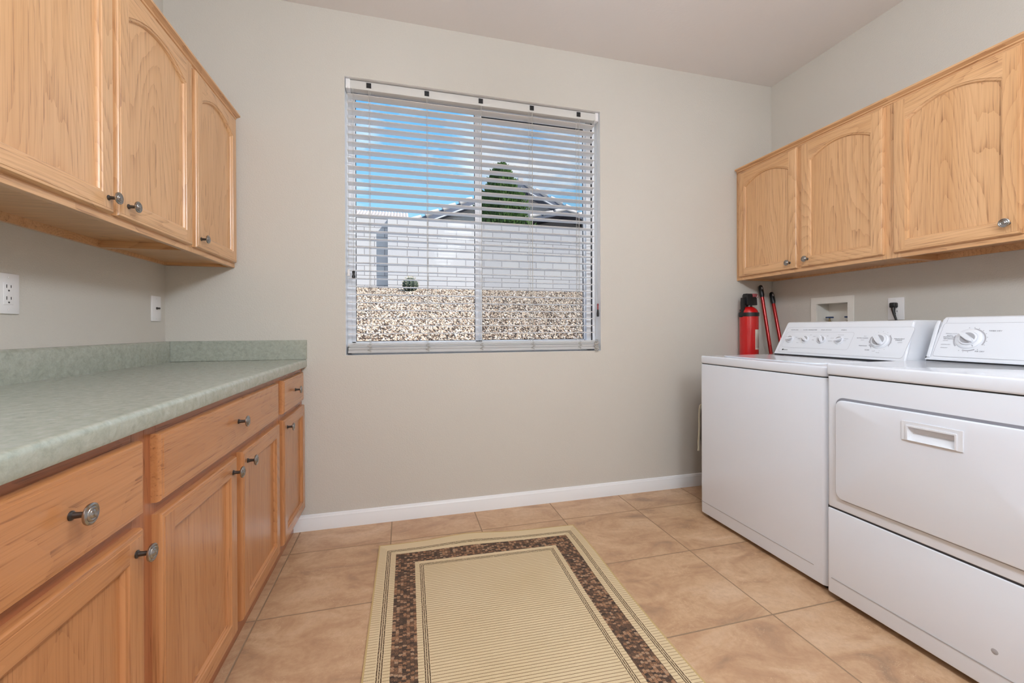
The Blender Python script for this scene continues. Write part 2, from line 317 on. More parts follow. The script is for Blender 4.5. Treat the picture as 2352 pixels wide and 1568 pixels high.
# ------------------------------------------------------------------ room shell
def structure(name, bm, mat, **k): o = obj(name, bm, mat, None, **k); o['kind'] = 'structure'; return o
T = .14
b = NB(); add_box(b, XL-T, YN-T, -.10, XR+T, YB+T, 0); structure('floor', b, TILE, smooth=0)
b = NB(); add_box(b, XL-T, YN-T, ZC, XR+T, YB+T, ZC+.1); structure('ceiling', b, CEIL, smooth=0)
b = NB(); add_box(b, XL-T, YN-T, 0, XL, YB+T, ZC); structure('wall_left', b, WALL, smooth=0)
b = NB(); add_box(b, XR, YN-T, 0, XR+T, YB+T, ZC)
def cut_box(bm, x0, y0, z0, x1, y1, z1, hx0, hz0, hx1, hz1, axis='y', mi=0, mj=None):
    """a slab with a rectangular hole; axis = through direction"""
    t = bmesh.new()
    def V(a, z, c): return t.verts.new((a, c, z) if axis == 'y' else (c, a, z))
    c0, c1 = (y0, y1) if axis == 'y' else (x0, x1); a0, a1 = (x0, x1) if axis == 'y' else (y0, y1)
    outer = [(a0, z0), (a1, z0), (a1, z1), (a0, z1)]; inner = [(hx0, hz0), (hx1, hz0), (hx1, hz1), (hx0, hz1)]
    O = [[V(a, z, c) for a, z in outer] for c in (c0, c1)]; I = [[V(a, z, c) for a, z in inner] for c in (c0, c1)]
    for k in range(4):
        j = (k+1) % 4
        for s in (0, 1): t.faces.new((O[s][k], O[s][j], I[s][j], I[s][k])).material_index = mi
        t.faces.new((O[0][k], O[0][j], O[1][j], O[1][k])).material_index = mi
        t.faces.new((I[0][k], I[0][j], I[1][j], I[1][k])).material_index = mi if mj is None else mj
    bmesh.ops.recalc_face_normals(t, faces=list(t.faces)); merge(bm, t)
b.free(); b = NB()
VY0, VY1, VZ0, VZ1 = 1.892, 2.089, .99, 1.224        # recess of the washer valve box in the right wall
cut_box(b, XR, YN-T, 0, XR+T, YB+T, ZC, VY0, VZ0, VY1, VZ1, 'x'); add_box(b, XR+.10, VY0-.02, VZ0-.02, XR+T, VY1+.02, VZ1+.02)
structure('wall_right', b, WALL, smooth=0)
b = NB(); cut_box(b, XL-T, YB, 0, XR+T, YB+T, ZC, WX0, WZ0, WX1, WZ1, 'y', 0, 1); structure('wall_back', b, [WALL, WHITE_TRIM], smooth=0)  # window returns: daylight glare on the wall paint put into a white colour
b = NB(); add_box(b, XL-T, YN-T, 0, XR+T, YN, ZC); structure('wall_front', b, WALL, smooth=0)
def baseboard(name, axis, a0, a1, wall, sgn):
    pr = [(0, 0), (.013, 0), (.013, .058), (.0115, .062), (.0115, .068), (.009, .072), (.007, .080), (.0, .083)]
    b = NB(); add_prism(b, [(wall+sgn*p, z) for p, z in pr], axis, a0, a1); structure(name, b, WHITE_TRIM, smooth=25)
baseboard('baseboard_back', 'x', -.561, XR, YB, -1)
baseboard('baseboard_right', 'y', YN, YB-.013, XR, -1)
baseboard('baseboard_left', 'y', YN, .10, XL, 1)
baseboard('baseboard_front', 'x', XL+.013, XR-.013, YN, 1)

# window: white vinyl slider, two panes, insect screen over the right one
win = thing('window_1', 'white vinyl sliding window in the back wall', 'window', (WX0, YB+.09, WZ0), kind='structure')
b = NB(); yf0, yf1 = YB+.085, YB+.135
add_box(b, WX0, yf0, WZ0, -.277, yf1, WZ1, .002); add_box(b, 1.164, yf0, WZ0, WX1, yf1, WZ1, .002)
add_box(b, WX0, yf0, WZ0, WX1, yf1, .975, .002); add_box(b, WX0, yf0, 2.415, WX1, yf1, WZ1, .002)
add_box(b, -.288, yf0-.012, .965, WX1-.01, yf0+.002, .985, .002)
obj('window_frame', b, VINYL, win)
for k, (x0, x1, yo) in enumerate(((-.277, .452, 0.0), (.448, 1.185, .022))):
    b = NB(); s = .028 if k else .022; y0 = yf0+.006+yo
    add_box(b, x0, y0, .978, x0+s, y0+.02, 2.41, .002); add_box(b, x1-s, y0, .978, x1, y0+.02, 2.41, .002)
    add_box(b, x0, y0, .978, x1, y0+.02, 1.002, .002); add_box(b, x0, y0, 2.385, x1, y0+.02, 2.41, .002)
    so_ = obj('sash', b, VINYL, win)
    b = NB(); add_box(b, x0+s, y0+.008, 1.002, x1-s, y0+.012, 2.385); obj('glass_pane', b, GLASS, so_, smooth=0)
    b = NB(); g = .003
    for q in ((x0+s, 1.002, x0+s+g, 2.385), (x1-s-g, 1.002, x1-s, 2.385), (x0+s, 1.002, x1-s, 1.002+g), (x0+s, 2.378, x1-s, 2.385)): add_box(b, q[0], y0+.003, q[1], q[2], y0+.008, q[3])
    obj('gasket', b, GASKET, so_, smooth=0)
b = NB(); add_box(b, .476, YB+.137, 1.0, 1.17, YB+.1378, 2.385); obj('insect_screen', b, SCREEN, win, smooth=0)
b = NB(); add_box(b, 1.196, yf0-.004, .985, 1.204, yf0, 2.41); obj('track_groove', b, GASKET, win, smooth=0)

# ------------------------------------------------------------------ cabinets
def knob_mesh():
    b = NB(); add_lathe(b, [(.0075, 0), (.0075, .002), (.0050, .004), (.0044, .016), (.0058, .0225), (0, .0225)], (0, 0, 0), (1, 0, 0), 20, 1)
    add_lathe(b, [(0, .021), (.0165, .0235), (.0172, .0255), (.0168, .0275), (.0140, .0290), (.0118, .0282), (.0112, .0292), (.0092, .0300), (.0072, .0290), (.0066, .0298), (.004, .0312), (0, .0315)], (0, 0, 0), (1, 0, 0), 28)
    o = obj('knob_source', b, [NICKEL, DARKMETAL]); me = o.data; me.name = 'knob'; bpy.data.objects.remove(o); return me
KNOB = knob_mesh()
def add_knob(parent, p, sgn):
    o = bpy.data.objects.new('knob', KNOB); C.objects.link(o); o.parent = parent; o.location = Vector(p)-Vector(parent['base'])
    if sgn < 0: o.rotation_euler = (0, 0, PI)
    o['label'] = 'round nickel knob with concentric rings'; return o
def door_bms(y0, y1, z0, z1, stile=.048, arch=0.0, rail=.048, n=20, th=.020):
    """door in local frame: x outward from the face frame (0..th). material 0 vertical grain, 1 horizontal."""
    b = NB()
    def quad(pts, mi):
        vs_ = [b.verts.new(p) for p in pts]; f = b.faces.new(vs_); f.material_index = mi
    e1, e2 = .004, .010
    loops = [(0, 0), (0, th-.010), (e1*.4, th-.0045), (e1, th-.002), (e2, th-.0012), (e2+.0006, th)]
    for (i0, d0), (i1, d1) in zip(loops, loops[1:]):
        A = [(y0+i0, z0+i0), (y1-i0, z0+i0), (y1-i0, z1-i0), (y0+i0, z1-i0)]; B = [(y0+i1, z0+i1), (y1-i1, z0+i1), (y1-i1, z1-i1), (y0+i1, z1-i1)]
        for k in range(4):
            j = (k+1) % 4; quad([(d0, *A[k]), (d0, *A[j]), (d1, *B[j]), (d1, *B[k])], 1 if k in (0, 2) else 0)
    quad([(0, y0, z0), (0, y1, z0), (0, y1, z1), (0, y0, z1)], 0)
    i = loops[-1][0]; ya, yb, za, zb = y0+i, y1-i, z0+i, z1-i; oy0, oy1, oz0, oz1 = y0+stile, y1-stile, z0+rail, z1-rail
    def top(t, inset=0.0):       # arch: ends lower by arch
        yy = oy0+inset+(oy1-oy0-2*inset)*t; hh = (2*t-1); return (yy, oz1-inset-arch*(hh*hh))
    quad([(th, ya, za), (th, oy0, za), (th, oy0, zb), (th, ya, zb)], 0); quad([(th, oy1, za), (th, yb, za), (th, yb, zb), (th, oy1, zb)], 0)
    quad([(th, oy0, za), (th, oy1, za), (th, oy1, oz0), (th, oy0, oz0)], 1)
    N = n if arch else 1; tp = [top(k/N) for k in range(N+1)]
    for k in range(N): quad([(th, *tp[k]), (th, *tp[k+1]), (th, tp[k+1][0], zb), (th, tp[k][0], zb)], 1)
    def ring(ins): return [(oy0+ins, oz0+ins), (oy1-ins, oz0+ins)] + [top(1-k/N, ins) for k in range(N+1)]
    prof = [(0, th), (.0015, th-.003), (.006, th-.0045), (.0085, th-.008), (.0095, th-.013)]
    for (i0, d0), (i1, d1) in zip(prof, prof[1:]):
        A, B = ring(i0), ring(i1)
        for k in range(len(A)):
            j = (k+1) % len(A); quad([(d0, *A[k]), (d0, *A[j]), (d1, *B[j]), (d1, *B[k])], 1 if (k == 0 or 2 <= k < 2+N) else 0)
    bmesh.ops.remove_doubles(b, verts=list(b.verts), dist=1e-6)
    p = NB(); Rg = ring(.0093); vs_ = [p.verts.new((th-.0125, *q)) for q in Rg]; vb = [p.verts.new((th-.0185, *q)) for q in Rg]
    p.faces.new(vs_); p.faces.new(vb[::-1])
    for k in range(len(Rg)): p.faces.new((vs_[k], vs_[(k+1) % len(Rg)], vb[(k+1) % len(Rg)], vb[k]))
    return b, p
def XF(side, x):  # local x (outward from wall) -> world
    return Matrix(((1, 0, 0, XL), (0, 1, 0, 0), (0, 0, 1, 0), (0, 0, 0, 1))) if side > 0 else Matrix(((-1, 0, 0, XR), (0, 1, 0, 0), (0, 0, 1, 0), (0, 0, 0, 1)))
def make_door(root, side, face, y0, y1, z0, z1, arch, knob, mats, **k):
    bd, bp = door_bms(y0, y1, z0, z1, arch=arch, **k); xf = XF(side, 0) @ Matrix.Translation((face, 0, 0))
    d = obj('door', bd, mats, root, xf=xf, smooth=30); obj('door_panel', bp, mats[0], d, xf=xf, smooth=0)
    if knob: add_knob(d, XF(side, 0) @ Vector((face+.020, knob[0], knob[1])), side)
    return d
def upper_cabinet(label, side, y0, y1, z0, doors, recess=.02, group=None, gap_at=(), scribe=False):
    D, H = .304, 2.160-z0; wx = XL if side > 0 else XR
    root = thing('wall_cabinet', label, 'cabinet', (wx, y0, z0), group); xf = XF(side, 0); FW = .020
    b = NB(); g = .0004
    add_box(b, 0, y0+g, z0+recess, D-FW, y1-g, z0+H); add_box(b, 0, y0+g, z0+.001, D-FW, y0+.014, z0+recess); add_box(b, 0, y1-.014, z0+.001, D-FW, y1-g, z0+recess)
    add_box(b, 0, y0+.014, z0+.001, .014, y1-.014, z0+recess)
    obj('carcass', b, OAKX, root, xf=xf, smooth=0)
    b = NB(); s = .040; zt = 2.160
    add_box(b, D-FW, y0+g, z0, D, y0+s, zt, .0006, 1); add_box(b, D-FW, y1-s, z0, D, y1-g, zt, .0006, 1)
    for c in gap_at: add_box(b, D-FW, c-.03, z0+.001, D-.0003, c+.03, zt-.001)
    add_box(b, D-FW, y0+s, z0, D, y1-s, z0+.045, .0006, 1, 1); add_box(b, D-FW, y0+s, zt-.045, D, y1-s, zt, .0006, 1, 1)
    obj('face_frame', b, [OAKV, OAKH], root, xf=xf, smooth=0)
    b = NB(); pr = [(D-.004, 2.140), (D+.004, 2.140), (D+.006, 2.146), (D+.012, 2.149), (D+.013, 2.154), (D+.021, 2.158), (D+.030, 2.162), (D+.030, 2.170), (D-.004, 2.170)]
    add_prism(b, pr, 'y', y0, y1); obj('crown_molding', b, OAKH, root, xf=xf, smooth=25)
    for (a, c, ky, kz) in doors: make_door(root, side, D, a, c, z0+.022, 2.137, .052, (ky, kz), [OAKV, OAKH], rail=.050, stile=.050)
    if scribe:
        b = NB(); add_box(b, D-.045, y1-.0003, z0, D-.004, YB, 2.160); obj('scribe_strip', b, OAKV, root, xf=xf, smooth=0)
    return root
ZUL, ZUR = 1.389, 1.401
upper_cabinet('double-door oak wall cabinet above the green counter, nearest the camera', 1, .985, 1.962, ZUL, [(1.015, 1.474, 1.445, 1.450), (1.492, 1.946, 1.535, 1.450)], recess=.028, gap_at=(1.483,))
upper_cabinet('narrow single-door oak wall cabinet in the corner above the green counter', 1, 1.962, YB-.001, ZUL, [(1.980, 2.405, 2.012, 1.450)], recess=.016)
upper_cabinet('double-door oak wall cabinet in the corner above the washer', -1, 1.472, YB-.018, ZUR, [(1.953, 2.392, 1.995, 1.460), (1.497, 1.925, 1.882, 1.465)], recess=.012, gap_at=(1.939,), scribe=True)
upper_cabinet('double-door oak wall cabinet above the dryer, with bold cathedral grain', -1, .50, 1.472, ZUR, [(1.028, 1.452, 1.062, 1.468), (.535, .980, .945, 1.468)], recess=.030, gap_at=(1.004,))

def base_cabinet(label, y0, y1, drawers, doors, group=None, gap_at=()):
    D = .615; root = thing('base_cabinet', label, 'cabinet', (XL, y0, 0), group); xf = XF(1, 0); g = .0004; FW = .02
    b = NB(); add_box(b, 0, y0+g, .10, D-FW, y1-g, .872); add_box(b, 0, y0+g, 0, .55, y1-g, .10); obj('carcass', b, OAKX, root, xf=xf, smooth=0)
    b = NB(); add_box(b, .55, y0+g, 0, .574, y1-g, .10); obj('toe_kick', b, FRAMEH, root, xf=xf, smooth=0)
    b = NB(); s = .042
    add_box(b, D-FW, y0+g, .10, D, y0+s, .872, .0006, 1); add_box(b, D-FW, y1-s, .10, D, y1-g, .872, .0006, 1)
    for c in gap_at: add_box(b, D-FW, c-.03, .101, D-.0003, c+.03, .69)
    for z_a, z_b in ((.10, .145), (.67, .715), (.835, .872)): add_box(b, D-FW, y0+s, z_a, D, y1-s, z_b, .0006, 1, 1)
    obj('face_frame', b, [FRAMEV, FRAMEH], root, xf=xf, smooth=0)
    for (a, c, ky) in drawers:
        b = NB(); th = .020; loops = [(0, 0), (0, .010), (.0016, .0155), (.004, .018), (.010, .0188), (.0106, .020)]; z_a, z_b = .703, .850
        for (i0, d0), (i1, d1) in zip(loops, loops[1:]):
            A = [(a+i0, z_a+i0), (c-i0, z_a+i0), (c-i0, z_b-i0), (a+i0, z_b-i0)]; B = [(a+i1, z_a+i1), (c-i1, z_a+i1), (c-i1, z_b-i1), (a+i1, z_b-i1)]
            for k in range(4):
                j = (k+1) % 4; b.faces.new([b.verts.new(p) for p in ((d0, *A[k]), (d0, *A[j]), (d1, *B[j]), (d1, *B[k]))])
        i = loops[-1][0]; b.faces.new([b.verts.new(p) for p in ((th, a+i, z_a+i), (th, c-i, z_a+i), (th, c-i, z_b-i), (th, a+i, z_b-i))])
        b.faces.new([b.verts.new(p) for p in ((0, a, z_a), (0, a, z_b), (0, c, z_b), (0, c, z_a))])
        bmesh.ops.remove_doubles(b, verts=list(b.verts), dist=1e-6)
        d = obj('drawer_front', b, BASEH, root, xf=xf @ Matrix.Translation((D, 0, 0)), smooth=30)
        add_knob(d, (XL+D+.020, ky, .783), 1)
    for (a, c, ky) in doors: make_door(root, 1, D, a, c, .130, .677, 0.0, (ky, .637), [BASEV, BASEH], stile=.050, rail=.050)
    return root
base_cabinet('narrow oak base cabinet with one drawer over one door, against the back wall', 1.970, YB-.001, [(2.005, 2.383, 2.20)], [(2.005, 2.405, 2.055)])
base_cabinet('wide oak base cabinet with one long drawer over a pair of doors', 1.029, 1.970, [(1.052, 1.930, 1.485)], [(1.055, 1.478, 1.440), (1.523, 1.945, 1.562)], gap_at=(1.50,))
base_cabinet('oak base cabinet with one drawer over one door, nearest the camera', .570, 1.029, [(.606, .994, .80)], [(.606, .994, .965)])

# worktop
ct = thing('countertop', 'green mottled laminate countertop with backsplash on the oak base cabinets', 'countertop', (XL, .55, .872))
b = NB(); x1 = -.494; pr = [(XL, .914), (x1-.016, .914)]
for k in range(9):
    a = PI/2*k/8; pr.append((x1-.012+.012*math.sin(a), .902+.012*math.cos(a)))
pr += [(x1, .880), (x1-.003, .8735), (x1-.010, .872), (XL, .872)]
add_prism(b, pr, 'y', .55, YB-.001); obj('counter_slab', b, LAM, ct, smooth=50)
b = NB(); tt = .029; pr = [(XL, .914), (XL+tt, .914), (XL+tt, 1.004), (XL+tt-.003, 1.011), (XL+tt-.010, 1.016), (XL, 1.016)]
add_prism(b, pr, 'y', .55, YB-.001); obj('backsplash', b, LAM, ct, smooth=50)
b = NB(); add_box(b, XL+tt, YB-.021, .9145, x1+.0015, YB-.0005, 1.016, .0012, 1); obj('backsplash', b, LAM, ct)

# ------------------------------------------------------------------ wall plates
def wall_plate(name, label, cat, side, yc, zc, w_=.076, h_=.120):
    wx = XL if side > 0 else XR; root = thing(name, label, cat, (wx, yc, zc)); xf = XF(side, 0)
    b = NB(); add_box(b, 0, yc-w_/2, zc-h_/2, .006, yc+w_/2, zc+h_/2, .0022, 2); obj('cover_plate', b, PLATE, root, xf=xf)
    for s in (-1, 1):
        b = NB(); add_lathe(b, [(.0032, 0), (.0032, .0012), (.0018, .0018), (0, .0018)], (.0058, yc, zc+s*.048), (1, 0, 0), 12); obj('screw', b, PLATE, root, xf=xf)
    return root, xf
def receptacle(root, xf, yc, zc):
    b = NB(); add_box(b, .0045, yc-.0165, zc-.033, .0075, yc+.0165, zc+.033, .0012, 2); f = obj('socket_face', b, PLATE, root, xf=xf)
    for s in (-1, 1):
        z = zc+s*.0175
        b = NB(); add_box(b, .0070, yc-.0085, z-.001, .0078, yc-.0060, z+.009); add_box(b, .0070, yc+.0060, z, .0078, yc+.0082, z+.008); add_lathe(b, [(.0027, 0), (.0027, .0004)], (.0074, yc, z-.0085), (1, 0, 0), 12); obj('slots', b, SLOT, f, xf=xf, smooth=0)
r_, xf = wall_plate('wall_outlet', 'white duplex outlet above the counter at the edge of the view', 'outlet', 1, 1.573, 1.181); receptacle(r_, xf, 1.573, 1.181)
r_, xf = wall_plate('cable_jack', 'white cable jack plate with a metal stud in the counter corner', 'wall jack', 1, 2.343, 1.173)
b = NB(); add_lathe(b, [(.006, 0), (.006, .003), (.0042, .0034), (.0042, .014), (.0035, .0145), (0, .0145)], (.0055, 2.343, 1.175), (1, 0, 0), 14); obj('connector', b, DARKMETAL, r_, xf=xf)
r_, xf = wall_plate('wall_outlet', 'white outlet behind the washer with a black plug in it', 'outlet', -1, 1.643, 1.171); receptacle(r_, xf, 1.643, 1.171)
pl = thing('power_cord', 'black plug and cord hanging from the outlet behind the washer', 'power cord', (XR-.008, 1.643, 1.19))
b = NB(); add_box(b, XR-.036, 1.643-.014, 1.176, XR-.0079, 1.643+.014, 1.204, .006, 3); obj('plug', b, BLACK, pl)
b = NB(); add_tube(b, [(XR-.024, 1.643, 1.182), (XR-.027, 1.641, 1.165), (XR-.028, 1.636, 1.14), (XR-.026, 1.628, 1.11), (XR-.024, 1.618, 1.07), (XR-.024, 1.61, .98), (XR-.024, 1.61, .5)], .0045, 10, rads=[.010, .0085, .0058, .0048, .0045, .0045, .0045]); obj('cord', b, BLACK, pl)

# washer valve box
vb = thing('valve_box', 'white recessed laundry valve box in the wall above the washer', 'valve box', (XR, 1.99, 1.0))
b = NB(); cut_box(b, XR-.006, 1.860, .955, XR-.0002, 2.124, 1.262, VY0+.002, VZ0+.002, VY1-.002, VZ1-.002, 'x'); obj('trim_frame', b, BOXW, vb, smooth=0)
b = NB(); e = .0015
add_box(b, XR+.0945, VY0+e, VZ0+e, XR+.098, VY1-e, VZ1-e); add_box(b, XR-.001, VY0+e, VZ0+e, XR+.098, VY0+.0035, VZ1-e); add_box(b, XR-.001, VY1-.0035, VZ0+e, XR+.098, VY1-e, VZ1-e)
add_box(b, XR-.001, VY0+e, VZ1-.0035, XR+.098, VY1-e, VZ1-e); add_box(b, XR-.001, VY0+e, VZ0+e, XR+.098, VY1-e, VZ0+.0035); obj('box_liner', b, BOXW, vb, smooth=0)
for yy in (2.045, 1.928):
    b = NB(); add_lathe(b, [(.011, 0), (.011, .085), (.007, .090), (.007, .100), (.0085, .108), (.013, .112), (.013, .116), (.005, .120), (.004, .138), (0, .138)], (XR+.050, yy, VZ0+.004), (0, 0, 1), 16)
    add_tube(b, [(XR+.05, yy, VZ0+.04), (XR+.03, yy, VZ0+.036), (XR+.02, yy, VZ0+.02), (XR+.02, yy, VZ0+.006)], .009, 12)
    v = obj('valve', b, BRASS, vb)
    b = NB(); n = 40; t = bmesh.new()
    rim = [((.020+.0016*math.cos(8*2*PI*k/n))*math.cos(2*PI*k/n), (.020+.0016*math.cos(8*2*PI*k/n))*math.sin(2*PI*k/n)) for k in range(n)]
    add_prism(b, [(XR+.050+p[0], yy+p[1]) for p in rim], 'z', VZ0+.141, VZ0+.150, bev=.0015, seg=1); obj('valve_handle', b, BLUE, v)

# ------------------------------------------------------------------ washer and dryer
class Panel:
    """sloped console front: (u along -Y, v up the slope)"""
    def __init__(s, p0, slope=.43):
        s.p0 = Vector(p0); s.ux = Vector((0, -1, 0)); s.uy = Vector((slope, 0, 1)).normalized(); s.n = s.ux.cross(s.uy)
    def at(s, u, v, h=0.0): return s.p0+s.ux*u+s.uy*v+s.n*h
def rounded_rect(u0, v0, u1, v1, r, n=6, sh=0.0):
    pts = []
    for cx, cy, a0 in ((u1-r, v1-r, 0), (u0+r, v1-r, PI/2), (u0+r, v0+r, PI), (u1-r, v0+r, 1.5*PI)):
        for k in range(n+1):
            a = a0+PI/2*k/n; v = cy+r*math.sin(a); pts.append((cx+r*math.cos(a)+sh*(v-v0), v))
    return pts
def plate_on(bm, P, pts, h0, h1, mi=0):
    t = bmesh.new(); A = [t.verts.new(P.at(u, v, h0)) for u, v in pts]; B = [t.verts.new(P.at(u, v, h1)) for u, v in pts]
    t.faces.new(A[::-1]); t.faces.new(B)
    for i in range(len(pts)): t.faces.new((A[i], A[(i+1) % len(pts)], B[(i+1) % len(pts)], B[i]))
    bmesh.ops.recalc_face_normals(t, faces=list(t.faces)); merge(bm, t, mi)
def outline_on(bm, P, pts, w_, h, mi=0):
    c = Vector((sum(p[0] for p in pts)/len(pts), sum(p[1] for p in pts)/len(pts)))
    A = []; B = []
    n = len(pts)
    for i, p in enumerate(pts):
        d = Vector(pts[(i+1) % n])-Vector(pts[i-1]); nn = Vector((d.y, -d.x)).normalized()*w_*.5
        A.append(bm.verts.new(P.at(p[0]+nn.x, p[1]+nn.y, h))); B.append(bm.verts.new(P.at(p[0]-nn.x, p[1]-nn.y, h)))
    for i in range(n):
        j = (i+1) % n; f = bm.faces.new((A[i], A[j], B[j], B[i])); f.material_index = mi
def arc_on(bm, P, cu, cv, r0, r1, a0, a1, h, n=24, mi=0):
    A = [(bm.verts.new(P.at(cu+r0*math.sin(a), cv+r0*math.cos(a), h)), bm.verts.new(P.at(cu+r1*math.sin(a), cv+r1*math.cos(a), h))) for a in [a0+(a1-a0)*k/n for k in range(n+1)]]
    for p, q in zip(A, A[1:]): bm.faces.new((p[0], p[1], q[1], q[0])).material_index = mi
def dial(root, P, u, v, r, ang, skirt=None, name='dial_knob'):
    """round knob with a raised grip bar between two scooped grey half-moons"""
    base = P.at(u, v, 0); b = NB(); hh = r*.62
    if skirt: add_lathe(b, [(skirt, 0), (skirt, .0035), (skirt*.97, .0048), (r*1.02, .0062), (r*1.02, 0)], base, P.n, 40)
    add_lathe(b, [(r, 0), (r, hh*.45), (r*.965, hh*.62), (r*.90, hh*.66), (0, hh*.66)], base, P.n, 36)
    k = obj(name, b, ENAMEL_MATTE, root)
    ca, sa = math.cos(ang), math.sin(ang)
    def loc(a, c): return (u+a*ca-c*sa, v+a*sa+c*ca)
    t = NB(); pts = [loc(a, c) for a, c in ((-r*.93, r*.10), (-r*.5, r*.24), (0, r*.27), (r*.5, r*.24), (r*.97, r*.13), (r*.97, -r*.13), (r*.5, -r*.24), (0, -r*.27), (-r*.5, -r*.24), (-r*.93, -r*.10))]
    plate_on(t, P, pts, hh*.5, hh*1.35); bmesh.ops.bevel(t, geom=list(t.edges), offset=r*.03, segments=2, affect='EDGES'); obj('grip', t, ENAMEL_MATTE, k)
    for s in (-1, 1):
        t = NB(); pts = []
        for q in range(15):
            a = -1.15+2.3*q/14; pts.append(loc(r*.80*math.sin(a), s*(r*.80*math.cos(a)+.0)))
        pts = pts if s > 0 else pts[::-1]
        cl_ = [(p[0], p[1]) for p in pts]; plate_on(t, P, cl_, hh*.60, hh*.69); obj('finger_scoop', t, ENAMEL_GREY, k, smooth=0)
    return k
def writing(root, P, items, mat=None):
    bms = []
    for body, u0, u1, v, hgt in items:
        tb = text_mesh(body, hgt*1.35, P.at(0, 0, 0), P.ux, P.uy, 'LEFT', lift=.0)
        us = [(q.co-P.p0).dot(P.ux) for q in tb.verts]; vs_ = [(q.co-P.p0).dot(P.uy) for q in tb.verts]
        su = (u1-u0)/max(1e-6, max(us)-min(us)); vc = (max(vs_)+min(vs_))/2; mu = min(us); sv = hgt/max(1e-6, max(vs_)-min(vs_))
        for q in tb.verts:
            d = q.co-P.p0; a, c, h = d.dot(P.ux), d.dot(P.uy), d.dot(P.n); q.co = P.at(u0+(a-mu)*su, v+(c-vc)*sv, h+.0016)
        obj('printed_word', tb, mat or PRINT, root, smooth=0)

# washer
WXF, WY0, WY1 = 1.651, 1.302, 2.042
wa = thing('washing_machine', 'white top-loading washing machine with five dials, nearer the window', 'washing machine', (WXF, (WY0+WY1)/2, 0))
def vbevel(bm, x0, y0, z0, x1, y1, z1, rv, re=.004, mi=0):
    """box with large vertical corner radius"""
    t = bmesh.new(); bmesh.ops.create_cube(t, size=1)
    for v in t.verts: v.co = Vector(((x0+x1)/2+v.co.x*(x1-x0), (y0+y1)/2+v.co.y*(y1-y0), (z0+z1)/2+v.co.z*(z1-z0)))
    ve = [e for e in t.edges if abs(e.verts[0].co.z-e.verts[1].co.z) > 1e-6]
    bmesh.ops.bevel(t, geom=ve, offset=rv, segments=6, profile=.5, affect='EDGES')
    he = [e for e in t.edges if abs(e.verts[0].co.z-e.verts[1].co.z) < 1e-6 and len(e.link_faces) == 2 and abs(e.link_faces[0].normal.dot(e.link_faces[1].normal)) < .5]
    if re: bmesh.ops.bevel(t, geom=he, offset=re, segments=3, profile=.5, affect='EDGES')
    merge(bm, t, mi)
b = NB(); vbevel(b, WXF, WY0, .022, 2.34, WY1, .867, .022, .004); obj('cabinet_body', b, ENAMEL, wa)
b = NB(); add_box(b, WXF-.0012, WY0+.055, .0835, WXF+.001, WY1-.012, .0865); obj('front_crease', b, ENAMEL_GREY, wa, smooth=0)
b = NB(); vbevel(b, WXF+.004, WY0+.004, .862, 2.33, WY1-.004, .874, .02, 0); obj('seam', b, DARKGAP, wa, smooth=0)
b = NB(); vbevel(b, WXF-.003, WY0, .871, 2.345, WY1, .914, .026, .007); obj('top_panel', b, ENAMEL, wa)
b = NB(); add_prism(b, [(p[0], p[1]) for p in rounded_rect(WXF+.06, WY0+.09, 2.03, WY1-.09, .05)], 'z', .9135, .9185, bev=.0015, seg=1)
ld = obj('lid', b, ENAMEL, wa)
for yy in (WY0+.03, WY1-.03):
    for xx in (WXF+.05, 2.28):
        b = NB(); add_lathe(b, [(.018, 0), (.018, .008), (.008, .012), (.008, .024)], (xx, yy, 0), (0, 0, 1), 14); obj('foot', b, BLACK, wa)
PW = Panel((2.070, 1.925, .925))
def console(root, P, u0, u1, vtop, backx, zbase, seamdark=True):
    """body with side caps that lean; built from a side profile extruded along Y"""
    y_a, y_b = P.p0.y-u0, P.p0.y-u1
    x0, z0 = P.p0.x, P.p0.z; ptop = P.at(0, vtop)
    pr = [(x0, zbase), (x0, z0), (ptop.x-.002, ptop.z-.006), (ptop.x+.004, ptop.z-.001), (ptop.x+.014, ptop.z+.001), (backx-.012, ptop.z), (backx, ptop.z-.012), (backx, zbase)]
    b = NB(); t = bmesh.new(); sh = .024
    def xy(p, y): return (p[0], y, p[1])
    def ins(z): return sh*max(0, (z-z0))/max(1e-6, ptop.z-z0)
    A = [t.verts.new((p[0], y_a-ins(p[1]), p[1])) for p in pr]; B = [t.verts.new((p[0], y_b+ins(p[1])*.5, p[1])) for p in pr]
    t.faces.new(A); t.faces.new(B[::-1])
    for i in range(len(pr)): t.faces.new((A[i], A[(i+1) % len(pr)], B[(i+1) % len(pr)], B[i]))
    bmesh.ops.recalc_face_normals(t, faces=list(t.faces)); bmesh.ops.bevel(t, geom=[e for e in t.edges if len(e.link_faces) == 2 and e.link_faces[0].normal.dot(e.link_faces[1].normal) < .6], offset=.007, segments=3, affect='EDGES')
    merge(b, t); c = obj('console', b, ENAMEL_MATTE, root)
    b = NB(); add_box(b, x0+.004, y_b+.006, zbase-.004, backx-.01, y_a-.006, zbase+.004); obj('console_seam', b, DARKGAP, root, smooth=0)
    return c
wc = console(wa, PW, -.02, .634, .192, 2.33, .921)
b = NB(); plate_on(b, PW, rounded_rect(.008, .012, .62, .160, .014, sh=.10), .0001, .0011); obj('control_panel', b, ENAMEL_MATTE, wa)
b = NB(); outline_on(b, PW, rounded_rect(.008, .012, .62, .160, .014, sh=.10), .0009, .0013); outline_on(b, PW, rounded_rect(.020, .040, .385, .133, .012, sh=.10), .0008, .0014)
for (u, r0) in ((.515, .040),):
    outline_on(b, PW, [(u+.038*math.sin(2*PI*k/48), .090+.038*math.cos(2*PI*k/48)) for k in range(48)], .0008, .0014)
obj('panel_outline', b, PRINTL, wa, smooth=0)
b = NB()
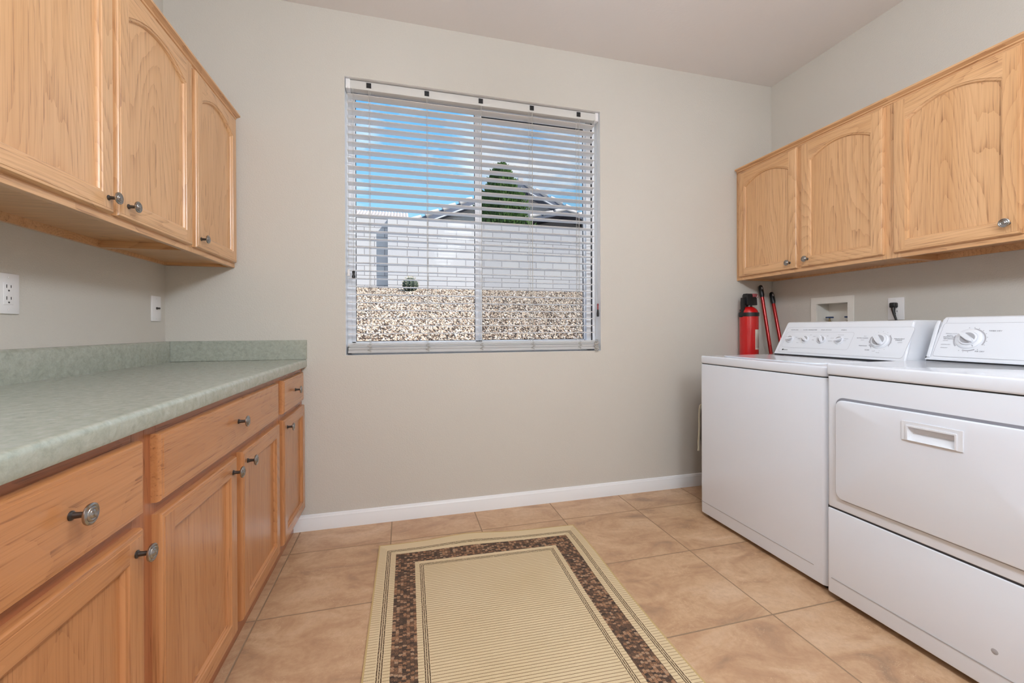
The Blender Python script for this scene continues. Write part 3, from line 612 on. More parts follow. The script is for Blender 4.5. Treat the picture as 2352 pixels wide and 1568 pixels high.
for a0, a1 in ((R(48), R(120)), (R(222), R(246)), (R(255), R(300))): arc_on(b, PW, .515, .090, .0405, .0455, a0, a1, .0014)
for a in range(0, 360, 24):
    c_, s_ = math.cos(R(a)), math.sin(R(a)); arc_on(b, PW, .515, .090, .0465, .0482, R(a), R(a+3.5), .0014, 2)
obj('dial_scale', b, PRINTL, wa, smooth=0)
b = NB(); add_tube(b, [PW.at(.03, .186, -.003), PW.at(.60, .186, -.003)], .0025, 6); obj('top_ridge', b, ENAMEL_MATTE, wa)
for u, a in ((.060, R(10)), (.150, R(140)), (.242, R(118)), (.332, R(22))): dial(wa, PW, u, .090, .0205, a)
dial(wa, PW, .512, .092, .0305, R(128), skirt=.036)
writing(wa, PW, [('WATER LEVEL', .046, .092, .145, .0042), ('WATER TEMPERATURE', .120, .199, .145, .0042), ('RINSE OPTIONS', .222, .276, .145, .0042), ('SPEEDS', .325, .352, .145, .0042),
    ('ULTRA CLEAN', .411, .460, .104, .0052), ('PREWASH', .431, .466, .065, .0052), ('SOAK', .462, .482, .045, .0052), ('PERMANENT', .568, .608, .103, .0048), ('PRESS', .575, .600, .096, .0048)])
writing(wa, PW, [('HIGH', .088, .098, .101, .003), ('LOW', .028, .036, .104, .003), ('HOT', .170, .180, .116, .003), ('WARM', .188, .202, .108, .003), ('COLD', .188, .200, .088, .003), ('WARM', .105, .118, .094, .003), ('COLD', .104, .116, .070, .003),
    ('ON', .262, .270, .112, .003), ('OFF', .228, .236, .114, .003), ('MEDIUM', .352, .372, .098, .003), ('FAST', .352, .366, .088, .003), ('SLOW', .285, .302, .100, .003), ('GENTLE', .276, .296, .084, .003), ('EXTRA SLOW', .318, .346, .118, .003),
    ('HEAVY', .440, .452, .114, .003), ('LIGHT', .432, .446, .094, .003), ('NORMAL', .586, .604, .086, .003), ('RINSE', .512, .526, .034, .003), ('SPIN', .494, .506, .040, .003)], PRINTL)
b = NB(); plate_on(b, PW, [(.030, .0215), (.033, .0295), (.0395, .0295), (.0365, .0215)], .0012, .0016); kb = obj('logo_block', b, BLACKP, wa, smooth=0)
writing(wa, PW, [('Kenmore', .0385, .066, .0252, .0062)], BLACKP)
b = NB(); tb = text_mesh('Kenmore', .022, (2.0, 1.80, .9186), (0, -1, 0), (1, 0, 0), 'LEFT', lift=.0002); obj('lid_lettering', tb, PRINTL, wa, smooth=0); b.free()

# dryer
DXF, DY0, DY1 = 1.634, .548, 1.286
dr = thing('clothes_dryer', 'white front-loading clothes dryer with a recessed door handle, nearest the camera', 'dryer', (DXF, (DY0+DY1)/2, 0))
b = NB(); vbevel(b, DXF+.0, DY0, .366, 2.32, DY1, .881, .012, .004); dbody = obj('cabinet_body', b, ENAMEL, dr)
b = NB(); vbevel(b, DXF+.012, DY0+.004, .03, 2.31, DY1-.004, .372, .01, 0); obj('cabinet_base', b, ENAMEL, dr)
b = NB(); vbevel(b, DXF-.001, DY0, .024, DXF+.03, DY1, .3605, .010, .005); obj('lower_panel', b, ENAMEL, dr)
b = NB(); add_box(b, DXF-.0024, DY0+.02, .0835, DXF+.001, DY1-.018, .0868); obj('front_crease', b, ENAMEL_GREY, dr, smooth=0)
b = NB(); add_box(b, DXF+.002, DY0+.003, .355, DXF+.02, DY1-.003, .370); obj('seam', b, DARKGAP, dr, smooth=0)
b = NB(); add_box(b, DXF+.004, DY0+.004, .874, 2.30, DY1-.004, .889); obj('seam', b, DARKGAP, dr, smooth=0)
b = NB(); vbevel(b, DXF-.006, DY0-.001, .885, 2.325, DY1+.001, .930, .012, .007); obj('top_panel', b, ENAMEL, dr)
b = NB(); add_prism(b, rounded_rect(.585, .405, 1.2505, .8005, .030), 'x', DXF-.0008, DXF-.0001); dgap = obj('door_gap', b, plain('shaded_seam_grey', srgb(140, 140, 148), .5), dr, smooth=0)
b = NB(); add_prism(b, rounded_rect(.592, .410, 1.2455, .7915, .026), 'x', DXF-.012, DXF+.002, bev=.0045, seg=3)
# cut the handle pocket out of the door front
dd = obj('door', b, ENAMEL, dr)
b = NB(); hy0, hy1, hz0, hz1 = .862, 1.020, .696, .759; xo = DXF-.012
cut_box(b, xo-.0035, hy0, hz0, xo-.0002, hy1, hz1, hy0+.018, hz0+.002, hy1-.018, hz1-.017, 'x')
h_ = obj('door_handle', b, ENAMEL_MATTE, dd, smooth=0)
b = NB(); q0, q1, p0_, p1_ = hy0+.018, hy1-.018, hz0+.002, hz1-.017
cut_box(b, xo-.0065, q0-.005, p0_+.0, xo-.0034, q1+.005, p1_+.005, q0, p0_+.0006, q1, p1_, 'x'); obj('handle_lip', b, ENAMEL_MATTE, h_, smooth=0)
def scoop(bm):
    t = bmesh.new(); dep = .022; A = [t.verts.new(p) for p in ((xo-.0036, q0, p0_), (xo-.0036, q1, p0_), (xo-.0036, q1, p1_), (xo-.0036, q0, p1_))]
    B = [t.verts.new(p) for p in ((xo+dep, q0+.010, p1_-.008), (xo+dep, q1-.010, p1_-.008), (xo+dep, q1-.010, p1_+.002), (xo+dep, q0+.010, p1_+.002))]
    for k in range(4): t.faces.new((A[k], A[(k+1) % 4], B[(k+1) % 4], B[k]))
    t.faces.new(B); merge(bm, t)
def punch(o, x, y0, y1, z0, z1, sm=40):
    '''open a rectangular hole in the largest -X face of o'''
    bmd = bmesh.new(); bmd.from_mesh(o.data); base = Vector(o['base'])
    big = max((f for f in bmd.faces if abs(f.normal.x) > .9 and abs(f.calc_center_median().x-(x-base.x)) < 1e-4), key=lambda f: f.calc_area()); oute = list(big.edges); bmd.faces.remove(big)
    inn = [bmd.verts.new(Vector(p)-base) for p in ((x, y0, z0), (x, y1, z0), (x, y1, z1), (x, y0, z1))]
    eds = [bmd.edges.new((inn[k], inn[(k+1) % 4])) for k in range(4)]
    r = bmesh.ops.triangle_fill(bmd, edges=oute+eds, use_beauty=True)
    for f in [f for f in bmd.faces if f.is_valid and all(v in inn for v in f.verts)]: bmd.faces.remove(f)
    bmesh.ops.recalc_face_normals(bmd, faces=list(bmd.faces)); bmd.to_mesh(o.data); bmd.free(); o.data.shade_smooth(); o.data.set_sharp_from_angle(angle=R(sm))
punch(dd, xo, q0, q1, p0_, p1_)
punch(dgap, DXF-.0008, .60, 1.23, .42, .78); punch(dgap, DXF-.0001, .60, 1.23, .42, .78); punch(dbody, DXF, .60, 1.23, .42, .78)
b = NB(); scoop(b); obj('handle_pocket', b, ENAMEL_MATTE, h_, smooth=0)
for yy in (DY0+.03, DY1-.03):
    for xx in (DXF+.06, 2.26):
        b = NB(); add_lathe(b, [(.018, 0), (.018, .008), (.008, .012), (.008, .032)], (xx, yy, 0), (0, 0, 1), 14); obj('foot', b, BLACK, dr)
b = NB(); add_lathe(b, [(.008, 0), (.007, .0006), (0, .0008)], (DXF-.001, .80, .143), (-1, 0, 0), 16); obj('scuff_mark', b, ENAMEL_GREY, dr)
PD = Panel((2.128, 1.256, .936))
dc = console(dr, PD, -.004, .690, .192, 2.31, .935)
b = NB(); plate_on(b, PD, rounded_rect(.022, .016, .66, .164, .010, sh=.06), .0001, .0011); obj('control_panel', b, ENAMEL_MATTE, dr)
b = NB(); outline_on(b, PD, rounded_rect(.022, .016, .66, .164, .010, sh=.06), .0011, .0013)
outline_on(b, PD, [(.037, .166), (.0375, .175), (.040, .184), (.040, .188)][:4], .0008, .0012); obj('panel_outline', b, PRINTL, dr, smooth=0)
b = NB(); add_prism(b, [(PD.at(0, v, h).x, PD.at(0, v, h).z) for v, h in ((.010, -.001), (.010, .006), (.150, .009), (.176, .005), (.178, -.001))], 'y', PD.p0.y-.018, PD.p0.y-.004, bev=.004); obj('end_cap', b, ENAMEL_MATTE, dr)
b = NB()
for a0, a1 in ((R(8), R(118)), (R(150), R(196)), (R(232), R(292))): arc_on(b, PD, .124, .092, .0440, .0490, a0, a1, .0014)
for a in (-12, 6, 22, 40, 58, 76, 94, 112, 140, 172, 188, 204): arc_on(b, PD, .124, .092, .0505, .0535, R(a), R(a+3), .0014, 2)
obj('dial_scale', b, PRINTL, dr, smooth=0)
dk = dial(dr, PD, .122, .096, .0285, R(140), skirt=.0415)
b = NB(); plate_on(b, PD, [(.138, .068), (.1392, .0686), (.1432, .0628), (.142, .0622)], .0064, .0068); obj('pointer_mark', b, PRINT, dk, smooth=0)
writing(dr, PD, [('TIMED DRY', .174, .211, .130, .0050), ('AIR DRY', .150, .178, .044, .0050), ('AUTO', .051, .069, .1085, .0050), ('MOISTURE', .041, .077, .1018, .0050), ('SENSING', .043, .075, .0945, .0050)])
writing(dr, PD, [('LESS DRY', .043, .060, .086, .0030), ('NORMAL DRY', .040, .070, .0695, .0030), ('MORE DRY', .041, .064, .055, .0030), ('WRINKLE GUARD', .045, .083, .118, .0030)], PRINTL)

# ------------------------------------------------------------------ rug
rb = NB(); uvl = rb.loops.layers.uv.new('UVMap'); NU, NV = 40, 60
TL, TR, BR_, BL_ = Vector((-.116, 2.148)), Vector((.889, 2.104)), Vector((.870, .545)), Vector((-.135, .590))
def rp(i, j):
    s, t = i/NU, j/NV; p = (TL*(1-s)+TR*s)*(1-t)+(BL_*(1-s)+BR_*s)*t
    p = p+Vector((.006*math.sin(t*9+.5)*(s**2), 0)); p.y += .010*math.exp(-((s-.45)/.18)**2)*max(0, 1-t*12)
    z = .0065+.012*math.exp(-((s-.42)/.16)**2)*max(0, 1-t*10)+.0012*math.sin(t*17)*(.3+.7*s)
    return (p.x, p.y, z)
G = [[rb.verts.new(rp(i, j)) for j in range(NV+1)] for i in range(NU+1)]
for i in range(NU):
    for j in range(NV):
        f = rb.faces.new((G[i][j], G[i][j+1], G[i+1][j+1], G[i+1][j]))
        for lp, (a, c) in zip(f.loops, ((i, j), (i, j+1), (i+1, j+1), (i+1, j))): lp[uvl].uv = (a/NU*RUG_W, c/NV*RUG_L)
bnd = [e for e in rb.edges if len(e.link_faces) == 1]
ext = bmesh.ops.extrude_edge_only(rb, edges=bnd)
for v in [g for g in ext['geom'] if isinstance(g, bmesh.types.BMVert)]: v.co.z = max(.0005, v.co.z-.0058)
for f in rb.faces:
    for lp in f.loops:
        if f.normal.z < .5 and lp[uvl].uv.length == 0: lp[uvl].uv = (.002, .002)
rg = obj('area_rug', rb, RUG, None, loc=(.377, 1.35, 0)); tag(rg, 'beige woven area rug with a dark brown basketweave border on the tile floor', 'rug')

# ------------------------------------------------------------------ fire extinguisher and poles
fx, fy = 2.306, YB-.068
fe = thing('fire_extinguisher', 'red fire extinguisher with black valve head strapped to the wall behind the washer', 'fire extinguisher', (fx, fy, .82))
b = NB(); rr = .0585; pr = [(0, 0), (rr*.8, 0), (rr, .008), (rr, .345)]
for k in range(1, 9): a = PI/2*k/9; pr.append((rr*math.cos(a)*.82+rr*.18, .345+.052*math.sin(a)))
pr += [(.016, .400), (.016, .41), (0, .41)]
add_lathe(b, pr, (fx, fy, .82), (0, 0, 1), 40); obj('cylinder', b, RED, fe)
b = NB(); add_prism(b, [(fx-.034, 1.226), (fx+.050, 1.226), (fx+.046, 1.276), (fx+.020, 1.300), (fx-.034, 1.300)], 'y', fy-.024, fy+.024, bev=.005)
add_box(b, fx-.036, fy-.016, 1.292, fx+.016, fy+.016, 1.306, .004); add_lathe(b, [(.022, 1.212), (.020, 1.23)], (fx+.0, fy, 0), (0, 0, 1), 16)
obj('valve_head', b, BLACK, fe)
b = NB(); add_prism(b, [(fx-.058, 1.278), (fx-.030, 1.282), (fx-.030, 1.240), (fx-.040, 1.230), (fx-.045, 1.16), (fx-.058, 1.16), (fx-.060, 1.245)], 'y', fy-.012, fy+.012, bev=.003); obj('trigger_lever', b, BLACK, fe)
b = NB(); add_prism(b, [(fx+.008, 1.305), (fx+.008, 1.282), (fx+.038, 1.282), (fx+.042, 1.294), (fx+.038, 1.305)], 'y', fy-.030, fy-.018, bev=.002); add_tube(b, [(fx+.034, fy-.022, 1.304), (fx+.052, fy-.022, 1.302), (fx+.060, fy-.022, 1.290), (fx+.052, fy-.022, 1.278), (fx+.040, fy-.022, 1.278)], .0016, 6); obj('safety_pin', b, PINKRED, fe)
b = NB(); t = bmesh.new(); n = 48
prs = [(rr+.0008, 1.150), (rr+.0040, 1.150), (rr+.0040, 1.176), (rr+.0008, 1.176)]
add_lathe(b, prs+[prs[0]], (fx, fy, 0), (0, 0, 1), n); t.free()
add_box(b, fx+rr-.004, fy-.012, 1.150, fx+rr+.017, fy-.002, 1.177, .002); add_box(b, fx-rr-.003, fy-.006, 1.145, fx-rr+.004, fy+.020, 1.180, .002); add_box(b, fx-.014, YB-.008, 1.02, fx+.030, YB-.0005, 1.20, .002)
add_box(b, fx-.012, fy+rr-.004, 1.15, fx+.012, YB-.004, 1.176)
obj('strap_bracket', b, BLACK, fe)
b = NB(); a0, a1 = R(-95), R(-40)
A = []
for k in range(13):
    a = a0+(a1-a0)*k/12; A.append([b.verts.new((fx+(rr+.0006)*math.cos(a), fy+(rr+.0006)*math.sin(a), z)) for z in (.925, 1.060)])
for p, q in zip(A, A[1:]): b.faces.new((p[0], q[0], q[1], p[1]))
lb = obj('paper_label', b, PAPER, fe)
b = NB()
for k in range(16):
    a = a0+(a1-a0)*(.1+.05*(k % 3)*.0+.8*(k/15)); ln = .06+.05*((k*7) % 5)/5
    for z0_ in (.935, ):
        vs_ = [b.verts.new((fx+(rr+.0011)*math.cos(aa), fy+(rr+.0011)*math.sin(aa), z)) for aa, z in ((a, z0_), (a+.018, z0_), (a+.018, z0_+ln), (a, z0_+ln))]; b.faces.new(vs_)
obj('label_print', b, PINKRED, lb, smooth=0)
def pole(label, topp, foot):
    topp, foot = Vector(topp), Vector(foot); d = (foot-topp).normalized(); r = thing('broom_handle', label, 'pole', foot, 'red poles in the corner')
    b = NB(); add_tube(b, [topp+d*.075, topp+d*.5, foot+Vector((0, 0, .004))], .0115, 16); obj('shaft', b, REDMETAL, r)
    b = NB(); q = [topp, topp+d*.006, topp+d*.022, topp+d*.07, topp+d*.086]; add_tube(b, q, .014, 16, rads=[.006, .012, .0145, .0155, .0125]); g_ = obj('grip_cap', b, BLACK, r)
    b = NB(); v = Vector((-.3, -.95, 0)).normalized()*.0132; add_tube(b, [topp+d*.014+v, topp+d*.030+v*1.04], .003, 8, rads=[.004, .0055]); obj('hang_hole', b, ENAMEL_GREY, g_)
    return r
pole('taller red pole with black cap leaning in the corner beside the extinguisher', (2.450, 2.405, 1.372), (2.464, 2.17, 0))
pole('shorter red pole with black cap leaning in the corner closer to the valve box', (2.545, 2.405, 1.325), (2.498, 2.08, 0))

# grey bag with a cream strap, tucked between washer and back wall
bg_ = thing('tote_bag', 'dark grey bag with a hanging cream strap tucked behind the washer', 'bag', (1.95, 2.22, 0))
b = NB(); add_prism(b, [(1.88, .0), (2.15, 0), (2.15, .58), (1.90, .602), (1.800, .598), (1.778, .54), (1.776, .42), (1.792, .33), (1.86, .24)], 'y', 2.17, 2.21, bev=.012); obj('bag_body', b, GREYCLOTH, bg_)
b = NB(); path = [(1.785, .610), (1.765, .613), (1.748, .606), (1.741, .580), (1.738, .54), (1.739, .48), (1.737, .42), (1.733, .38), (1.735, .35), (1.731, .33)]
A = []
for k, (x, z) in enumerate(path):
    th_ = .0045 if k > 2 else .003
    A.append([b.verts.new(p) for p in ((x-.006, 2.150, z), (x+.007, 2.154, z-.002), (x+.007, 2.160, z-.002), (x-.006, 2.156, z))])
for p, q in zip(A, A[1:]):
    for i in range(4): b.faces.new((p[i], p[(i+1) % 4], q[(i+1) % 4], q[i]))
b.faces.new(A[0]); b.faces.new(A[-1][::-1]); obj('strap', b, CREAM, bg_)

# ------------------------------------------------------------------ window blind
bl = thing('window_blind', 'white horizontal slat blind hanging in the window, slats open', 'blind', ((WX0+WX1)/2, YB+.03, 1.0))
b = NB(); HX0, HX1 = -.296, 1.218; add_box(b, HX0, YB+.020, 2.400, HX1, YB+.062, 2.446, .0015); obj('headrail', b, plain('headrail_white', srgb(214, 212, 208), .4), bl)
for x0, x1 in ((HX0-.001, HX0+.022), (HX1-.020, HX1+.001)):
    b = NB(); add_box(b, x0, YB+.014, 2.396, x1, YB+.064, 2.449, .002); obj('end_bracket', b, PLATE, bl)
LX = (-.176, .141, .456, .774, 1.084)
for x in LX:
    b = NB(); add_box(b, x-.013, YB+.0175, 2.412, x+.013, YB+.021, 2.4405, .0005, 1); obj('valance_clip', b, BLACK, bl)
def slat_mesh(z, tilt=.04, thick=.0028, x0=-.290, x1=1.192, yc=YB+.036):
    b = NB(); n = 6; T_ = []; Bt = []
    for k in range(n+1):
        s = -1+2*k/n; y = yc+.025*s; zz = z-tilt*.025*s+.0022*(1-s*s)
        T_.append((y, zz+thick/2)); Bt.append((y, zz-thick/2))
    add_prism(b, T_+Bt[::-1], 'x', x0, x1); return b
for k in range(31): obj('slat', slat_mesh(2.363-.0439*k, tilt=.10 if k < 13 else max(-.01, .10-.012*(k-12))), SLAT, bl, smooth=30)
for k, z in enumerate((.9925, .985, .9775)): obj('slat', slat_mesh(z, 0, .0035), SLAT, bl, smooth=30)
b = NB(); add_box(b, -.290, YB+.011, .940, 1.192, YB+.061, .9555, .003, 2); add_box(b, -.288, YB+.013, .9575, 1.190, YB+.059, .972, .002, 2); obj('bottom_rail', b, SLAT, bl)
for x in LX:
    b = NB()
    for yy in (YB+.0095, YB+.0625): add_tube(b, [(x, yy, 2.40), (x, yy, .957)], .0009, 5)
    add_tube(b, [(x+.006, YB+.036, 2.40), (x+.006, YB+.036, .957)], .0009, 5)
    obj('ladder_cord', b, CORD, bl)
    b = NB(); pts = [(x+.016*math.sin(k*1.9)*(.4+.6*math.sin(k*.7)**2), YB+.0075-.002*math.cos(k), .985-.0022*k+.006*math.sin(k*1.3)) for k in range(20)]; add_tube(b, pts, .0010, 5); obj('cord_loop', b, CORD, bl)
for dx in (-.022, -.012, .0):
    b = NB(); add_tube(b, [(.774+dx-.004, YB+.008, 2.40), (.774+dx-.004, YB+.008, 1.0)], .0007, 5); add_tube(b, [(1.084+dx, YB+.0085, 2.40), (1.084+dx, YB+.0085, 1.0)], .0007, 5); obj('lift_cord', b, CORD, bl)
def tassel(x, z0, z1, mats, cord=True, y=YB+.004):
    h = z1-z0; half = len(mats) == 2
    b = NB(); add_lathe(b, [(0, 0), (.0075, .002), (.0085, h*.25), (.0055, h*.55)] if half else [(0, 0), (.0085, .002), (.0095, h*.2), (.006, h*.5), (.0085, h*.9), (.006, h), (0, h)], (x, y, z0), (0, 0, 1), 14)
    t_ = obj('tassel', b, mats[0], bl)
    if half:
        b = NB(); add_lathe(b, [(.0056, h*.5), (.005, h*.8), (.0065, h*.93), (.004, h), (0, h)], (x, y, z0), (0, 0, 1), 14); obj('tassel_top', b, mats[1], t_)
    b = NB(); add_tube(b, [(x, y, z1), (x, y, 2.40)], .0009, 5); obj('pull_cord', b, CORD, t_)
tassel(-.258, 1.352, 1.392, [BLACK]); tassel(-.284, 1.362, 1.400, [PLATE], y=YB+.007); tassel(1.206, 1.146, 1.230, [BLACK, PINKRED], y=YB+.005)
b = NB(); add_tube(b, [(1.186, YB+.006, 2.40), (1.188, YB+.006, 1.02)], .0011, 5); obj('pull_cord', b, CORD, bl)
b = NB(); random.seed(3); pts = []
for k in range(46): pts.append((1.192+.015*math.sin(k*1.7), YB-.002-.009*math.cos(k*2.3), .992-.0014*k+.012*math.sin(k*.9)))
add_tube(b, pts, .0023, 6); obj('cord_knot', b, CORD, bl)

# ------------------------------------------------------------------ fill lamps added out of view to brighten the room
GLOW, nt_, b_, o_ = new_mat('fill_lamp_glow'); setb(nt_, b_, Base_Color=(.9, .9, .9), Emission_Color=(.83, .91, 1.0, 1), Emission_Strength=FILL_GLOW)
for (x, y, lab) in FILL_LAMPS:
    r_ = thing('added_fill_lamp', lab, 'ceiling lamp', (x, y, ZC))
    b = NB(); add_lathe(b, [(.0, ZC-.0005), (.06, ZC-.0005), (.06, ZC-.018), (.05, ZC-.026), (.006, ZC-.03), (.006, 2.315), (.03, 2.31), (.03, 2.28), (0, 2.28)], (x, y, 0), (0, 0, 1), 24); obj('fill_lamp_stem', b, WHITE_TRIM, r_)
    b = NB(); add_lathe(b, [(.15*math.sin(PI*k/16), 2.15-.15*math.cos(PI*k/16)) for k in range(17)], (x, y, 0), (0, 0, 1), 32); obj('fill_lamp_globe', b, GLOW, r_)

# ------------------------------------------------------------------ outside
b = NB(); prof = [(YB+.15, .30), (3.3, .62), (4.2, .885), (9.35, 1.985), (40, 2.2), (40, 0), (YB+.15, 0)]
add_prism(b, prof, 'x', -14, 26); tag(obj('ground', b, SOIL, None, smooth=0), kind='structure')
# gravel: one mesh of many small stones
rng = np.random.default_rng(5); NS = 52000
ys = 3.9+(9.22-3.9)*rng.random(NS); half_l = .30*ys+.5; half_r = .62*ys+.4; xs = -half_l+(half_l+half_r)*rng.random(NS)
zs = np.where(ys < 4.2, .62+(ys-3.3)/.9*.265, .885+(ys-4.2)/5.15*1.1)
oc = np.array([[1, 0, 0], [-1, 0, 0], [0, 1, 0], [0, -1, 0], [0, 0, 1], [0, 0, -1]], float)
fc = np.array([[0, 2, 4], [2, 1, 4], [1, 3, 4], [3, 0, 4], [2, 0, 5], [1, 2, 5], [3, 1, 5], [0, 3, 5]])
szs = (.009+.011*rng.random(NS))[:, None, None]*(.7+.6*rng.random((NS, 1, 3)))
ang = rng.random(NS)*2*PI; ca, sa = np.cos(ang), np.sin(ang); tl = (rng.random(NS)-.5)*1.2
P_ = oc[None]*szs*(.75+.5*rng.random((NS, 6, 1)))
X_ = P_[..., 0]*ca[:, None]-P_[..., 1]*sa[:, None]; Y_ = P_[..., 0]*sa[:, None]+P_[..., 1]*ca[:, None]; Z_ = P_[..., 2]*.8+X_*tl[:, None]*.4
V = np.stack([X_+xs[:, None], Y_+ys[:, None], Z_+zs[:, None]+.006], -1).reshape(-1, 3)
Fa = (fc[None]+6*np.arange(NS)[:, None, None]).reshape(-1, 3)
me = bpy.data.meshes.new('gravel'); me.vertices.add(len(V)); me.vertices.foreach_set('co', V.ravel().astype(np.float32))
me.loops.add(Fa.size); me.loops.foreach_set('vertex_index', Fa.ravel().astype(np.int32)); me.polygons.add(len(Fa))
me.polygons.foreach_set('loop_start', (3*np.arange(len(Fa))).astype(np.int32)); me.polygons.foreach_set('loop_total', np.full(len(Fa), 3, np.int32)); me.update(calc_edges=True)
me.materials.append(GRAVEL); go = bpy.data.objects.new('gravel', me); C.objects.link(go)
tag(go, 'tan and white desert gravel covering the slope outside the window', 'gravel', kind='stuff')
# block walls
b = NB(); add_box(b, .105, 9.10, 1.2, 14, 9.30, 3.425, .004); o_ = obj('block_wall', b, BLOCK, None, loc=(5, 9.1, 1.8), smooth=0); tag(o_, 'long painted block wall beyond the gravel, in front of the tree and the gable', 'wall')
b = NB(); add_box(b, -9, 9.24, 1.2, -.295, 9.40, 3.400, .004); o_ = obj('block_wall', b, BLOCK, None, loc=(-3, 9.24, 1.8), smooth=0); tag(o_, 'set-back painted block wall beyond the gravel, with the pillar\'s shadow on it', 'wall')
b = NB(); add_box(b, -.293, 9.085, 1.2, .104, 9.42, 3.415, .004); o_ = obj('block_pillar', b, BLOCK, None, loc=(-.1, 9.1, 1.8), smooth=0); tag(o_, 'painted block pillar joining the two garden walls, casting a dark shadow stripe', 'pillar')
# barrel cactus
CR = .145
cc = thing('barrel_cactus', 'small round ribbed cactus on the gravel by the block wall', 'cactus', (.155, 8.66, 1.84))
b = NB(); n, mrow = 48, 12; t = bmesh.new(); rows = []
for j in range(1, mrow):
    a = PI*j/mrow; rows.append([t.verts.new((.155+CR*math.sin(a)*(1+.09*math.cos(12*2*PI*k/n))*math.cos(2*PI*k/n), 8.66+CR*math.sin(a)*(1+.09*math.cos(12*2*PI*k/n))*math.sin(2*PI*k/n), 1.965+CR*math.cos(a))) for k in range(n)])
for p, q in zip(rows, rows[1:]):
    for k in range(n): t.faces.new((p[k], p[(k+1) % n], q[(k+1) % n], q[k]))
t.faces.new(rows[0]); t.faces.new(rows[-1][::-1]); merge(b, t); obj('stem', b, CACTUS, cc)
b = NB(); random.seed(4)
for k in range(12):
    for j in range(1, 9):
        a = PI*j/10; th_ = 2*PI*k/12; p = Vector((math.sin(a)*math.cos(th_), math.sin(a)*math.sin(th_), math.cos(a)))
        for s in range(3):
            d = (p+Vector((random.uniform(-.6, .6), random.uniform(-.6, .6), random.uniform(-.6, .6)))).normalized(); o0 = Vector((.155, 8.66, 1.965))+p*(CR*1.07)
            add_tube(b, [o0, o0+d*.034], .0026, 3)
obj('spines', b, SPINE, cc, smooth=0)
# cypress
tr = thing('cypress_tree', 'tall narrow dark green cypress behind the block wall, before the gable', 'tree', (2.63, 11.0, 2.0))
b = NB(); add_tube(b, [(2.63, 11, 1.9), (2.64, 11, 3.5), (2.66, 11, 5.0)], .06, 10, rads=[.07, .05, .01]); obj('trunk', b, TRUNK, tr)
rng = np.random.default_rng(11); NL = 9000; hh = rng.random(NL)**.9; zt = 2.1+hh*3.36
rad = .68*np.clip((5.50-zt)/1.65, 0, 1)**.72+.02; lob = 1+.16*np.sin(zt*7+3*rng.random(NL))
an = rng.random(NL)*2*PI; lob *= 1+.14*np.sin(an*5+zt*4); rq = rad*lob*(.55+.5*np.sqrt(rng.random(NL)))
cx_, cy_ = 2.63+rq*np.cos(an), 11+rq*np.sin(an); sub = rng.random(NL) < .12
cx_ = np.where(sub, 2.42+.10*rng.standard_normal(NL)*.6, cx_); zt = np.where(sub, 4.4+.85*rng.random(NL), zt)
L = .05+.05*rng.random(NL); verts = np.zeros((NL, 5, 3)); out = np.stack([np.cos(an)*.7, np.sin(an)*.7, np.ones(NL)], -1); out /= np.linalg.norm(out, axis=1)[:, None]
sd = np.cross(out, rng.standard_normal((NL, 3))); sd /= np.linalg.norm(sd, axis=1)[:, None]; s2 = np.cross(out, sd); c0 = np.stack([cx_, cy_, zt], -1)
verts[:, 0] = c0-sd*(L*.5)[:, None]; verts[:, 1] = c0+s2*(L*.5)[:, None]; verts[:, 2] = c0+sd*(L*.5)[:, None]; verts[:, 3] = c0-s2*(L*.5)[:, None]; verts[:, 4] = c0+out*(L*1.4)[:, None]
verts -= np.array([2.63, 11.0, 2.0]); f5 = np.array([[0, 1, 4], [1, 2, 4], [2, 3, 4], [3, 0, 4]]); Fa = (f5[None]+5*np.arange(NL)[:, None, None]).reshape(-1, 3); V = verts.reshape(-1, 3)
me = bpy.data.meshes.new('foliage'); me.from_pydata(V.tolist(), [], Fa.tolist()); me.materials.append(FOLIAGE); fo = bpy.data.objects.new('foliage', me); C.objects.link(fo); fo.parent = tr
# neighbour's gable house
hs = thing('neighbor_house', 'gabled stucco house with pale rake tiles rising behind the block wall', 'house', (4.3, 17, 2.1))
AX, AZ, SL = 4.30, 6.60, .43
b = NB(); wl = 5.6; add_prism(b, [(AX-wl+.9, 2.1), (AX+wl-.9, 2.1), (AX+wl-.9, AZ-.2-SL*(wl-.9)), (AX, AZ-.2), (AX-wl+.9, AZ-.2-SL*(wl-.9))], 'y', 15.55, 26); obj('gable_wall', b, STUCCO, hs, smooth=0)
for s in (-1, 1):
    b = NB(); e_ = AX+s*wl; ez = AZ-SL*wl; add_prism(b, [(AX, AZ), (e_, ez), (e_, ez-.24), (AX, AZ-.24)], 'y', 15.05, 26.4); obj('roof_slope', b, SLATEF, hs, smooth=0)
    b = NB(); add_prism(b, [(AX, AZ-.235), (e_, ez-.235), (e_, ez-.28), (AX, AZ-.28)], 'y', 15.0, 15.06); obj('fascia_board', b, FASCIA, hs, smooth=0)
ux = Vector((1, 0, SL)).normalized(); L_tot = wl*math.sqrt(1+SL*SL)
for s in (-1, 1):
    k = 0; p = .0
    while p < L_tot-.4:
        d = Vector((-s, 0, 0)); ax = Vector((s, 0, -SL)).normalized(); o0 = Vector((AX, 15.10, AZ+.02))+ax*p
        b = NB(); add_tube(b, [o0, o0+ax*.50], .085, 12, rads=[.070, .115])
        obj('rake_tile', b, TILEROOF, hs); p += .66
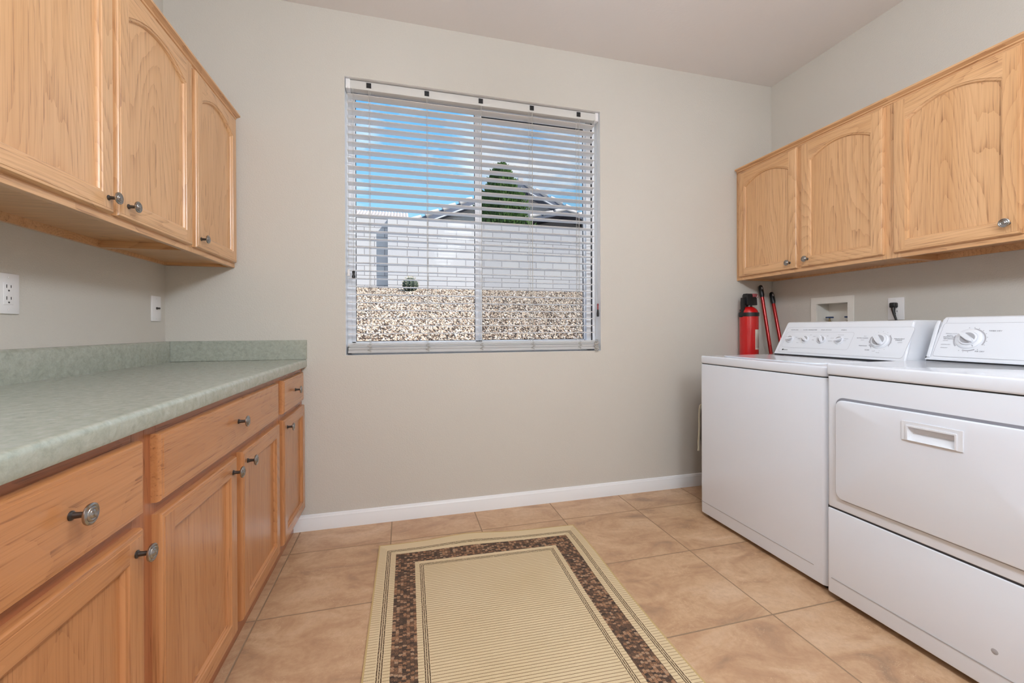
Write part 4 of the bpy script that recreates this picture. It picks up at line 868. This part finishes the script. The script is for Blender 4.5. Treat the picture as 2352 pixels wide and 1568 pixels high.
b = NB(); add_tube(b, [(AX, 15.0, AZ+.09), (AX, 26, AZ+.09)], .10, 10); obj('ridge_cap', b, TILEROOF, hs)
# low front gable
lw = thing('house_wing', 'low tiled gable wing in front of the taller gable, right of the cypress', 'house wing', (5.3, 13.2, 2.1))
A2, Z2, S2, w2 = 5.30, 5.02, .25, 1.9
b = NB(); add_prism(b, [(A2-w2+.3, 2.1), (A2+w2-.3, 2.1), (A2+w2-.3, Z2-.2-S2*(w2-.3)), (A2, Z2-.2), (A2-w2+.3, Z2-.2-S2*(w2-.3))], 'y', 13.5, 15.5); obj('gable_wall', b, STUCCO_D, lw, smooth=0)
for s in (-1, 1):
    b = NB(); add_prism(b, [(A2, Z2), (A2+s*w2, Z2-S2*w2), (A2+s*w2, Z2-S2*w2-.12), (A2, Z2-.12)], 'y', 13.0, 15.5); obj('roof_slope', b, SLATEF, lw, smooth=0)
    p = 0
    while p < w2-.2:
        ax = Vector((s, 0, -S2)).normalized(); o0 = Vector((A2, 13.05, Z2+.03))+ax*p; b = NB(); add_tube(b, [o0, o0+ax*.38], .07, 12, rads=[.065, .085]); obj('rake_tile', b, TILEROOF, lw); p += .46
# far tiled roof
fr = thing('far_house', 'distant house with a pale barrel-tile roof at the window\'s edge', 'house', (-3, 36, 3))
b = NB(); add_box(b, -9.5, 34.4, 2.1, -.3, 36.4, 9.85); obj('stucco_wall', b, STUCCO, fr, smooth=0)
b = NB(); t = bmesh.new(); nx = 176; rows = []
for j in range(2):
    y, z = ((33.8, 9.62), (38.5, 11.2))[j]; y, z = ((34.0, 9.86), (36.6, 10.93))[j]
    rows.append([t.verts.new((-10+10.5*k/nx, y, z+.06*abs(math.sin(PI*k/4)))) for k in range(nx+1)])
for k in range(nx): t.faces.new((rows[0][k], rows[0][k+1], rows[1][k+1], rows[1][k]))
bmesh.ops.solidify(t, geom=list(t.faces), thickness=.10); merge(b, t); obj('roof', b, TILEROOF, fr)
for o_ in bpy.data.objects:
    if 'base' in o_: del o_['base']
